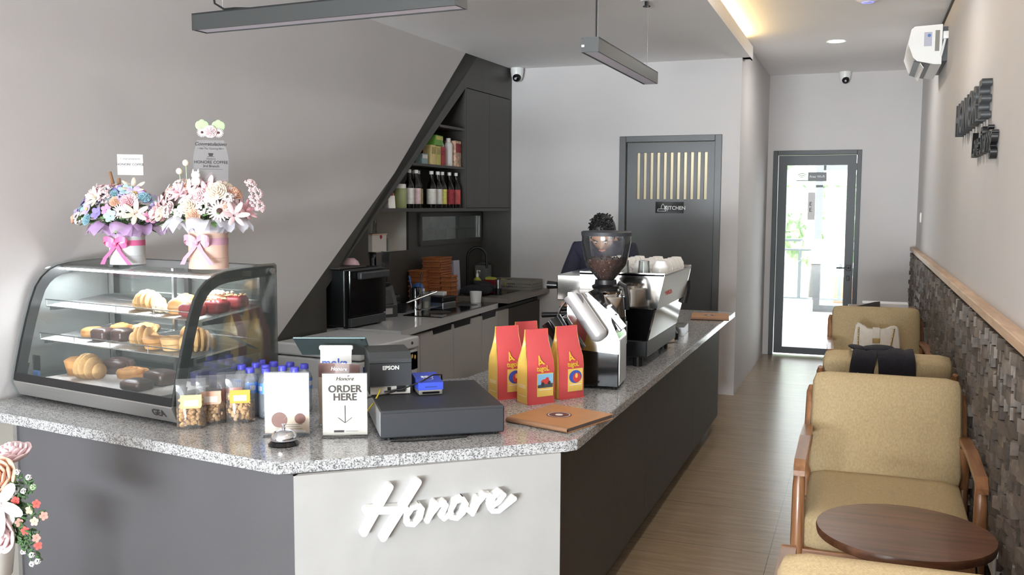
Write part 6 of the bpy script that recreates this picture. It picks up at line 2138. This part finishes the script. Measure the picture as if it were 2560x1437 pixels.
# standing bouquet at the left edge, near the camera
fl = thing('flower_stand', 'standing bouquet of blush roses and small coral blossoms at the left edge', 'flowers', (-2.19, 1.90, 0))
MB().lathe([(0, 0), (0.13, 0), (0.12, 0.04), (0.03, 0.06), (0.025, 0.42), (0.07, 0.47), (0.08, 0.56), (0.07, 0.56), (0.05, 0.50), (0, 0.49)], c=(-0.16, 0.02, 0), seg=32).build('pedestal', 'white_ceramic', fl, True)
random.seed(12)
for kind, m1, s, p, d in (('rose', 'peach', 0.052, (0.0, -0.06, 0.80), (0.2, -1, 0.5)), ('lily', 'white_petal', 0.075, (0.02, -0.08, 0.735), (0.4, -1, 0.1)), ('petalled', 'white_petal', 0.055, (0.01, -0.07, 0.685), (0.3, -1, 0.2)),
                          ('rose', 'pale_pink', 0.058, (0.0, -0.07, 0.655), (0.1, -1, -0.2)), ('rose', 'peach', 0.05, (-0.09, -0.05, 0.75), (-0.4, -1, 0.2)), ('rose', 'cream', 0.05, (-0.08, -0.05, 0.66), (-0.4, -1, 0)), ('rose', 'pale_pink', 0.05, (-0.04, 0.02, 0.84), (0, -0.3, 1))):
    blossom(fl, kind, m1, None, s, p, d, kind)
mb = MB()
sprigs = [((0.13, 0.79), 'w'), ((0.115, 0.815), 'w'), ((0.075, 0.825), 'w'), ((0.095, 0.775), 'w'), ((0.14, 0.745), 'c'), ((0.115, 0.725), 'c'), ((0.165, 0.715), 'c'), ((0.13, 0.695), 'c'), ((0.065, 0.745), 'c'), ((0.075, 0.685), 'c'), ((0.095, 0.665), 'c'), ((0.135, 0.650), 'c'), ((0.14, 0.63), 'c'),
          ((0.085, 0.605), 'w'), ((0.115, 0.60), 'w'), ((0.135, 0.585), 'w'), ((0.115, 0.575), 'w')]
for (x, z), k in sprigs:
    mb.tube([(0.0, -0.03, 0.70), (x * 0.5, -0.05, (z + 0.70) / 2), (x, -0.06, z)], 0.0016, 5)
    for q in range(12):
        u = random.uniform(0.4, 0.95)
        mb.sphere((x * u + random.uniform(-0.012, 0.012), -0.05 + random.uniform(-0.015, 0.01), 0.70 + (z - 0.70) * u + random.uniform(-0.012, 0.012)), (0.010, 0.003, 0.0035), (0, random.uniform(-1, 1), random.uniform(-1, 1)), 6, 4)
mb.build('foliage', 'leaf_dark', fl)
for (x, z), k in sprigs:
    if k == 'c':
        blossom(fl, 'petalled', ('coral', 'peach', 'dusty_red')[int(x * 1000) % 3], None, 0.013, (x, -0.062, z), (0.4, -1, 0.2), 'blossom')
    else:
        blossom(fl, 'cluster', ('leaf_pale', 'white_petal')[int(x * 1000) % 2], None, 0.008, (x, -0.062, z), (0.4, -1, 0.4), 'bud_cluster')
# ================================================================== ARMCHAIRS AND TABLES
def armchair():
    t = thing('armchair', '', 'armchair', (0, 0, 0), 0, 'teak armchairs along the stone wall')
    hw = 0.308
    MB().cushion((0, -0.045, 0.345), (0.585, 0.60, 0.145), 0.035, 0.012, (R(3), 0, 0), 9).build('seat_cushion', 'mustard_fabric', t, True, 80)
    MB().cushion((0, 0.325, 0.602), (0.60, 0.125, 0.465), 0.042, 0.016, (R(-24), 0, 0), 9, 1).build('back_cushion', 'mustard_fabric', t, True, 80)
    mb = MB()
    sa, ca = math.sin(R(24)), math.cos(R(24))
    for k in (-1, 1):
        for zz in (-0.165, 0.165):
            pass
    for s in (-1, 1):
        # front leg, tapering, blending into the armrest
        MB().tube([(s * hw, -0.325, 0.0), (s * hw, -0.335, 0.30), (s * hw, -0.33, 0.50), (s * hw, -0.312, 0.555)], [0.017, 0.025, 0.023, 0.020], 10).build('leg', 'teak', t, True)
        MB().tube([(s * hw, 0.43, 0.0), (s * hw, 0.33, 0.25), (s * hw, 0.26, 0.42), (s * hw, 0.245, 0.565)], [0.017, 0.024, 0.024, 0.019], 10).build('leg', 'teak', t, True)
        mb = MB()
        for y0, z0, y1, z1 in ((-0.345, 0.545, -0.30, 0.575), (-0.30, 0.575, 0.02, 0.592), (0.02, 0.592, 0.29, 0.578)):
            mb.prism([(y0, z0), (y1, z1), (y1, z1 + 0.024), (y0, z0 + 0.020)], s * hw - 0.021, s * hw + 0.021, 'yz')
        mb.build('armrest', 'teak_y', t, True, 30)
        mb = MB()
        mb.tube([(s * hw, 0.22, 0.30), (s * hw, 0.33, 0.50), (s * hw, 0.44, 0.72), (s * hw, 0.455, 0.745)], [0.018, 0.022, 0.020, 0.012], 10)
        mb.build('back_stile', 'teak', t, True)
        MB().box(s * hw - 0.014, s * hw + 0.014, -0.31, 0.33, 0.20, 0.262, 0.004).build('side_rail', 'teak_y', t)
    MB().box(-hw, hw, -0.345, -0.318, 0.190, 0.268, 0.006).build('front_rail', 'teak_x', t)
    MB().box(-hw, hw, 0.30, 0.328, 0.20, 0.262, 0.004).build('back_rail', 'teak_x', t)
    for k, (y, z) in enumerate(((0.345, 0.46), (0.40, 0.58), (0.452, 0.70))):
        MB().boxc((0, y + 0.012, z), (hw * 2, 0.016, 0.045), (R(-24), 0, 0), 0.003).build('back_slat', 'teak_x', t)
    return t
ac = armchair()
ac['label'] = 'mustard armchair facing the camera behind the round wooden table'
ac.location = (0.118, 3.92, 0)
dup(ac, (0.135, 5.36, 0), PI, 'mustard armchair turned away with a dark jacket over its back')
dup(ac, (0.125, 6.86, 0), R(2), 'farthest mustard armchair, facing the camera and holding a pale handbag')
dup(ac, (0.150, 2.375, 0), PI + R(1), 'nearest mustard armchair, only its back top showing at the bottom edge')

def round_table(label, loc):
    t = thing('round_table', label, 'table', loc, 0, 'round coffee tables')
    MB().lathe([(0, 0.466), (0.260, 0.466), (0.272, 0.473), (0.275, 0.490), (0.272, 0.499), (0, 0.499)], seg=64).build('tabletop', 'walnut', t, True, 35)
    for k in range(4):
        a = R(45 + 90 * k)
        MB().tube([(0.09 * math.cos(a), 0.09 * math.sin(a), 0.466), (0.20 * math.cos(a), 0.20 * math.sin(a), 0.0)], 0.016, 4).build('leg', 'black_metal', t)
    MB().box(-0.12, 0.12, -0.12, 0.12, 0.458, 0.466).build('bracket', 'black_metal', t)
    return t
round_table('round dark walnut coffee table beside the nearest armchair', (0.163, 3.225, 0))
st = thing('side_table', 'wooden side table behind the farthest armchair, mostly hidden', 'table', (0.17, 8.05, 0))
MB().box(-0.26, 0.26, -0.26, 0.26, 0.70, 0.735, 0.004).build('tabletop', 'teak_x', st)
for x in (-0.22, 0.22):
    for y in (-0.22, 0.22):
        MB().boxc((x, y, 0.35), (0.04, 0.04, 0.70)).build('leg', 'teak', st)
bx = thing('tissue_box', 'white box on the side table behind the farthest armchair', 'box', (0.19, 7.98, 0.7355))
MB().box(-0.17, 0.17, -0.09, 0.09, 0, 0.055, 0.004).build('box_body', 'white_paper', bx)
fo = MB().prism([(-0.16, 0), (0.12, 0), (0.12, 0.075), (0.08, 0.07)], -0.004, 0.004, 'xz').build('dark_flap', 'brown_panel', None, loc=(0.03, 7.84, 0.7355))
tag(fo, 'dark brown folded card leaning before the white box on the side table', 'card')

# handbag on the farthest armchair
hb = thing('handbag', 'pale quilted handbag with chain strap on the farthest armchair', 'handbag', (0.115, 6.93, 0.435), R(2))
mb = MB()
poly = [(-0.165, 0.0), (0.165, 0.0), (0.160, 0.10), (0.142, 0.285), (0.105, 0.295), (0.09, 0.285), (0.06, 0.262), (0.0, 0.256), (-0.06, 0.262), (-0.085, 0.285), (-0.10, 0.305), (-0.135, 0.305), (-0.152, 0.15)]
mb.prism(poly, -0.035, 0.035, 'xz')
bmesh.ops.bevel(mb.bm, geom=mb.bm.edges[:], offset=0.008, segments=2, affect='EDGES')
mb.build('bag_body', 'bag_leather', hb, True, 50)
MB().box(-0.024, 0.024, -0.043, -0.034, 0.17, 0.275, 0.004).box(-0.024, 0.024, -0.043, 0.03, 0.268, 0.276, 0.003).build('strap_flap', 'bag_leather', hb)
MB().box(-0.024, 0.024, -0.048, -0.042, 0.175, 0.208, 0.003).build('clasp', 'gold_metal', hb)
mb = MB()
for s, x0 in ((-1, -0.118), (1, 0.112)):
    n = 16
    for i in range(n):
        z = 0.275 - i * 0.010
        mb.sphere((x0 + (0.0 if s < 0 else -0.012 * (i / n) * 2), -0.043, z), (0.006, 0.004, 0.007), None, 8, 6)
mb.build('chain', 'gold_metal', hb, True)

# jacket over the back of the second armchair
def drape(mb, x0, x1, prof, slant=0.0, seed=1):
    rnd = random.Random(seed)
    n = 14
    rows = []
    for i, (y, z) in enumerate(prof):
        row = []
        for j in range(n + 1):
            u = j / n
            wv = 0.008 * math.sin(u * 9 + i * 0.9 + seed) + 0.004 * math.sin(u * 23 + i)
            row.append(mb.bm.verts.new((x0 + (x1 - x0) * u + slant * i / len(prof), y - abs(wv) * (0.7 if i < 5 else 0.2), z + (0.5 * wv if 3 < i < 8 else 0.3 * wv))))
        rows.append(row)
    for p, q in zip(rows[:-1], rows[1:]):
        for j in range(n):
            mb.bm.faces.new((p[j], p[j + 1], q[j + 1], q[j]))
pf = [(4.96, 0.62), (4.925, 0.68), (4.892, 0.75), (4.872, 0.79), (4.874, 0.822), (4.90, 0.843), (4.95, 0.848), (5.00, 0.828), (5.03, 0.795), (5.06, 0.72), (5.09, 0.62)]
mb = MB()
drape(mb, -0.045, 0.070, pf, 0.05, 2)
drape(mb, 0.105, 0.275, [(y - 0.006, z + 0.006) for y, z in pf], -0.04, 5)
mb.sphere((0.0, 4.95, 0.846), (0.05, 0.045, 0.014), (0, 0.2, 0.4), 12, 8)
mb.sphere((0.09, 4.945, 0.850), (0.08, 0.045, 0.016), (0, -0.05, 0.1), 12, 8)
bmesh.ops.solidify(mb.bm, geom=mb.bm.faces[:], thickness=0.004)
jk = mb.build('jacket', 'dark_cloth', None, True, 80)
tag(jk, 'dark jacket draped over the back of the turned-away armchair', 'jacket')

# ================================================================== CEILING AND WALL FITTINGS
def linear_lamp(label, loc, rz, L, cords):
    t = thing('pendant_lamp', label, 'lamp', loc, rz, 'grey linear pendant lamps')
    w, h = 0.078, 0.062
    mb = MB()
    mb.box(-w / 2, -w / 2 + 0.006, 0, L, 0, h)
    mb.box(w / 2 - 0.006, w / 2, 0, L, 0, h)
    mb.box(-w / 2, w / 2, 0, L, h - 0.006, h)
    mb.box(-w / 2, w / 2, -0.003, 0.003, 0, h)
    mb.box(-w / 2, w / 2, L - 0.003, L + 0.003, 0, h)
    mb.build('housing', 'lamp_body', t)
    MB().box(-w / 2 + 0.007, w / 2 - 0.007, 0.004, L - 0.004, 0.003, 0.010).build('diffuser', 'lamp_diffuser', t)
    MB().box(-0.036, -0.024, -0.005, -0.003, h * 0.35, h * 0.5).build('clip', 'white_plastic', t)
    top = ZM - loc[2]
    MB().tube([(0, L * 0.10, h), (0, L * 0.10, top)], 0.0012, 6).build('wire', 'steel', t)
    MB().tube([(0, L * 0.92, h), (0, L * 0.92, top)], 0.0012, 6).build('wire', 'steel', t)
    MB().tube(cords + [(cords[-1][0], cords[-1][1], top)], 0.004, 7).build('power_cord', 'black_plastic', t, True)
    return t
l1 = linear_lamp('grey linear pendant lamp running across the room at the top of the picture', (-2.385, 2.965, 2.2), R(-94), 1.12, [(0.0, 0.24, 0.068), (0.01, 0.18, 0.072), (0.0, 0.12, 0.075), (0.0, 0.075, 0.10), (0.0, 0.06, 0.18)])
MB().box(-0.0395, -0.0388, 0.125, 0.18, 0.018, 0.055).build('type_label', 'ink_grey', l1)
linear_lamp('grey linear pendant lamp running along the counter towards the middle wall', (-1.112, 3.892, 2.2), R(-1), 1.12, [(0.0, 0.09, 0.062), (0.0, 0.09, 0.2)])

dl = thing('downlight', 'lit round recessed downlight in the corridor ceiling', 'lamp', (-0.253, 8.15, ZC))
MB().lathe([(0.062, 0.0), (0.078, -0.004), (0.080, 0.0)], seg=40).build('rim', 'white_plastic', dl, True)
MB().cyl((0, 0, -0.0025), 0.062, 0.002, seg=40).build('diffuser', 'emission_lamp', dl)
def fill_downlights(pts, z):
    for i, (x, y, lb) in enumerate(pts):
        d_ = dup(dl, (x, y, z), 0, lb, 'recessed downlights')
dl['group'] = 'recessed downlights'
fill_downlights([(-0.253, 5.2, 'unseen fill downlight added in the aisle ceiling over the row of armchairs'), (-0.253, 2.2, 'unseen fill downlight added in the aisle ceiling above the camera side of the armchairs')], ZC)  # both stand out of view, added as soft fill for the aisle
def spot(loc, power, color=(1, 0.98, 0.96)):
    d = bpy.data.lights.new('downlight_beam', 'AREA')
    d.shape = 'DISK'
    d.size = 0.12
    d.energy = power
    d.color = color
    o = bpy.data.objects.new('downlight_beam', d)
    o.location = loc
    C.objects.link(o)
for x, y, z in ((-0.253, 8.15, ZC), (-0.253, 5.2, ZC), (-0.253, 2.2, ZC)):  # first beam is the corridor downlight, the others are added unseen fill
    spot((x, y, z - 0.008), 7.5)

sm = thing('smoke_detector', 'white ceiling disc with a blue light at the top of the aisle', 'detector', (-0.02, 6.52, ZC))
MB().lathe([(0, -0.035), (0.05, -0.033), (0.075, -0.015), (0.085, 0.0)], seg=36).build('housing', 'white_plastic', sm, True)
MB().lathe([(0.03, -0.0352), (0.038, -0.0348)], seg=30).build('indicator', 'blue_led', sm)
se = thing('sprinkler', 'small dark sprinkler head on the lower ceiling', 'sprinkler', (-1.214, 5.43, ZM))
MB().lathe([(0, -0.004), (0.035, -0.003), (0.036, 0)], seg=28).build('rosette', 'white_plastic', se, True)
MB().cyl((0, 0, -0.03), 0.012, 0.03, seg=14).cyl((0, 0, -0.034), 0.022, 0.004, seg=16).build('head', 'black_metal', se)

def dome_camera(label, loc):
    t = thing('dome_camera', label, 'security camera', loc, 0, 'white dome cameras')
    MB().lathe([(0, 0.055), (0.055, 0.055), (0.057, 0.03), (0.050, -0.02), (0.036, -0.052), (0.0, -0.06)], seg=32).build('housing', 'white_plastic', t, True, 50)
    b = MB().sphere((0, 0, 0), (0.037, 0.037, 0.037), None, 24, 16).build('eyeball', 'black_gloss', t, True, 60, (0.008, -0.026, -0.030))
    MB().cyl((0, 0, 0), 0.010, 0.004, seg=16).build('lens', 'lilac_plastic', b, loc=(0.0, -0.034, -0.012), rot=(R(110), 0, 0))
    return t
dome_camera('white dome camera in the corner above the stair cabinet', (-2.835, 7.655, 2.672))
dome_camera('white dome camera high on the end wall above the terrace door', (-0.217, 9.988, 2.834))

ai = thing('air_conditioner', 'white wall-mounted air conditioner seen from its end', 'air conditioner', (XR, 7.1, 2.55), 0)
AL = 0.80
prof_ac = [(-0.035, 0.245), (-0.21, 0.238), (-0.232, 0.22), (-0.248, 0.12), (-0.215, 0.03), (-0.19, 0.005), (-0.08, -0.022), (-0.035, -0.024)]
mb = MB()
mb.prism(prof_ac, 0.0, AL, 'xz')
bmesh.ops.bevel(mb.bm, geom=[e for e in mb.bm.edges if abs(e.verts[0].co.y - e.verts[1].co.y) < 1e-6], offset=0.004, segments=2, affect='EDGES')
mb.build('housing', 'white_plastic', ai, True, 35)
mb = MB()
for (xa_, za_), (xb_, zb_) in (((-0.205, 0.012), (-0.165, -0.006)), ((-0.145, -0.010), (-0.105, -0.020))):
    mb.prism([(xa_, za_), (xb_, zb_), (xb_ - 0.002, zb_ - 0.004), (xa_ - 0.004, za_ - 0.006)], 0.03, AL - 0.03, 'xz')
mb.build('air_outlet', 'black_plastic', ai)
MB().prism([(-0.168, -0.002), (-0.143, -0.040), (-0.146, -0.042), (-0.172, -0.006)], 0.03, AL - 0.03, 'xz').build('flap', 'white_plastic', ai)
MB().box(-0.035, 0.0, 0.02, AL - 0.02, 0.0, 0.23).build('mounting_plate', 'dark_grey_plastic', ai)
MB().box(-0.15, -0.10, -0.0012, 0.0, 0.10, 0.195).build('energy_label', 'lilac_plastic', ai)
MB().cyl((-0.118, -0.0012, 0.172), 0.011, 0.001, rot=(R(90), 0, 0), seg=20).build('label_seal', 'sponge_blue', ai)
MB().box(-0.080, -0.052, -0.0012, 0.0, 0.065, 0.205).build('type_label', 'grey_plastic', ai)
MB().box(-0.033, -0.0, -0.045, -0.005, 0.14, 0.19, 0.003).tube([(-0.02, -0.03, 0.14), (-0.03, -0.015, 0.08), (-0.04, -0.002, 0.03)], 0.008).build('pipe_cover', 'white_plastic', ai, True)

# raised letters on the right wall: read from far (left) to near (right)
ls = thing('wall_lettering', 'raised dark grey letters spelling the shop name on the right wall', 'sign', (XR, 0, 0))
word = 'HONORE'
ys = [5.625, 5.415, 5.195, 4.975, 4.765, 4.565]
for ch, y in zip(word, ys):
    o = text('letter', ch, 0.232, 'dark_grey_plastic', ls, (-0.022, y, 2.008), (R(90), 0, R(-90)), extrude=0.020, bold=0.004, sx=1.12)
l2 = thing('wall_lettering', 'raised dark script tagline under the shop name on the right wall', 'sign', (XR, 0, 0))
text('letters', 'Love Sharing', 0.165, 'black_plastic', l2, (-0.016, 4.60, 1.835), (R(90), 0, R(-90)), extrude=0.012, shear=0.32, bold=0.001, sx=0.88)

ot = thing('power_outlet', 'white double power outlet with a black plug low on the stone wall', 'outlet', (XR - 0.046, 3.43, 0.365))
MB().box(-0.010, 0.0, -0.075, 0.075, -0.042, 0.042, 0.006).build('plate', 'white_plastic', ot)
MB().box(-0.0115, -0.0095, -0.062, -0.004, -0.03, 0.03).build('socket', 'off_white', ot)
MB().tube([(-0.010, 0.03, 0.0), (-0.045, 0.03, 0.0), (-0.05, 0.03, -0.03), (-0.03, 0.04, -0.2)], [0.012, 0.011, 0.004, 0.003], 8).build('plug', 'black_plastic', ot, True)
MB().box(0.0, 0.034, -0.07, 0.07, -0.038, 0.038).build('back_box', 'white_plastic', ot)
sw = thing('light_switch', 'small white light switch on the right wall near its far end', 'switch', (XR, 9.34, 1.455))
MB().box(-0.010, 0.0, -0.04, 0.04, -0.045, 0.045, 0.003).build('plate', 'white_plastic', sw)
MB().box(-0.014, -0.009, -0.02, 0.02, -0.03, 0.03, 0.002).build('rocker', 'off_white', sw)
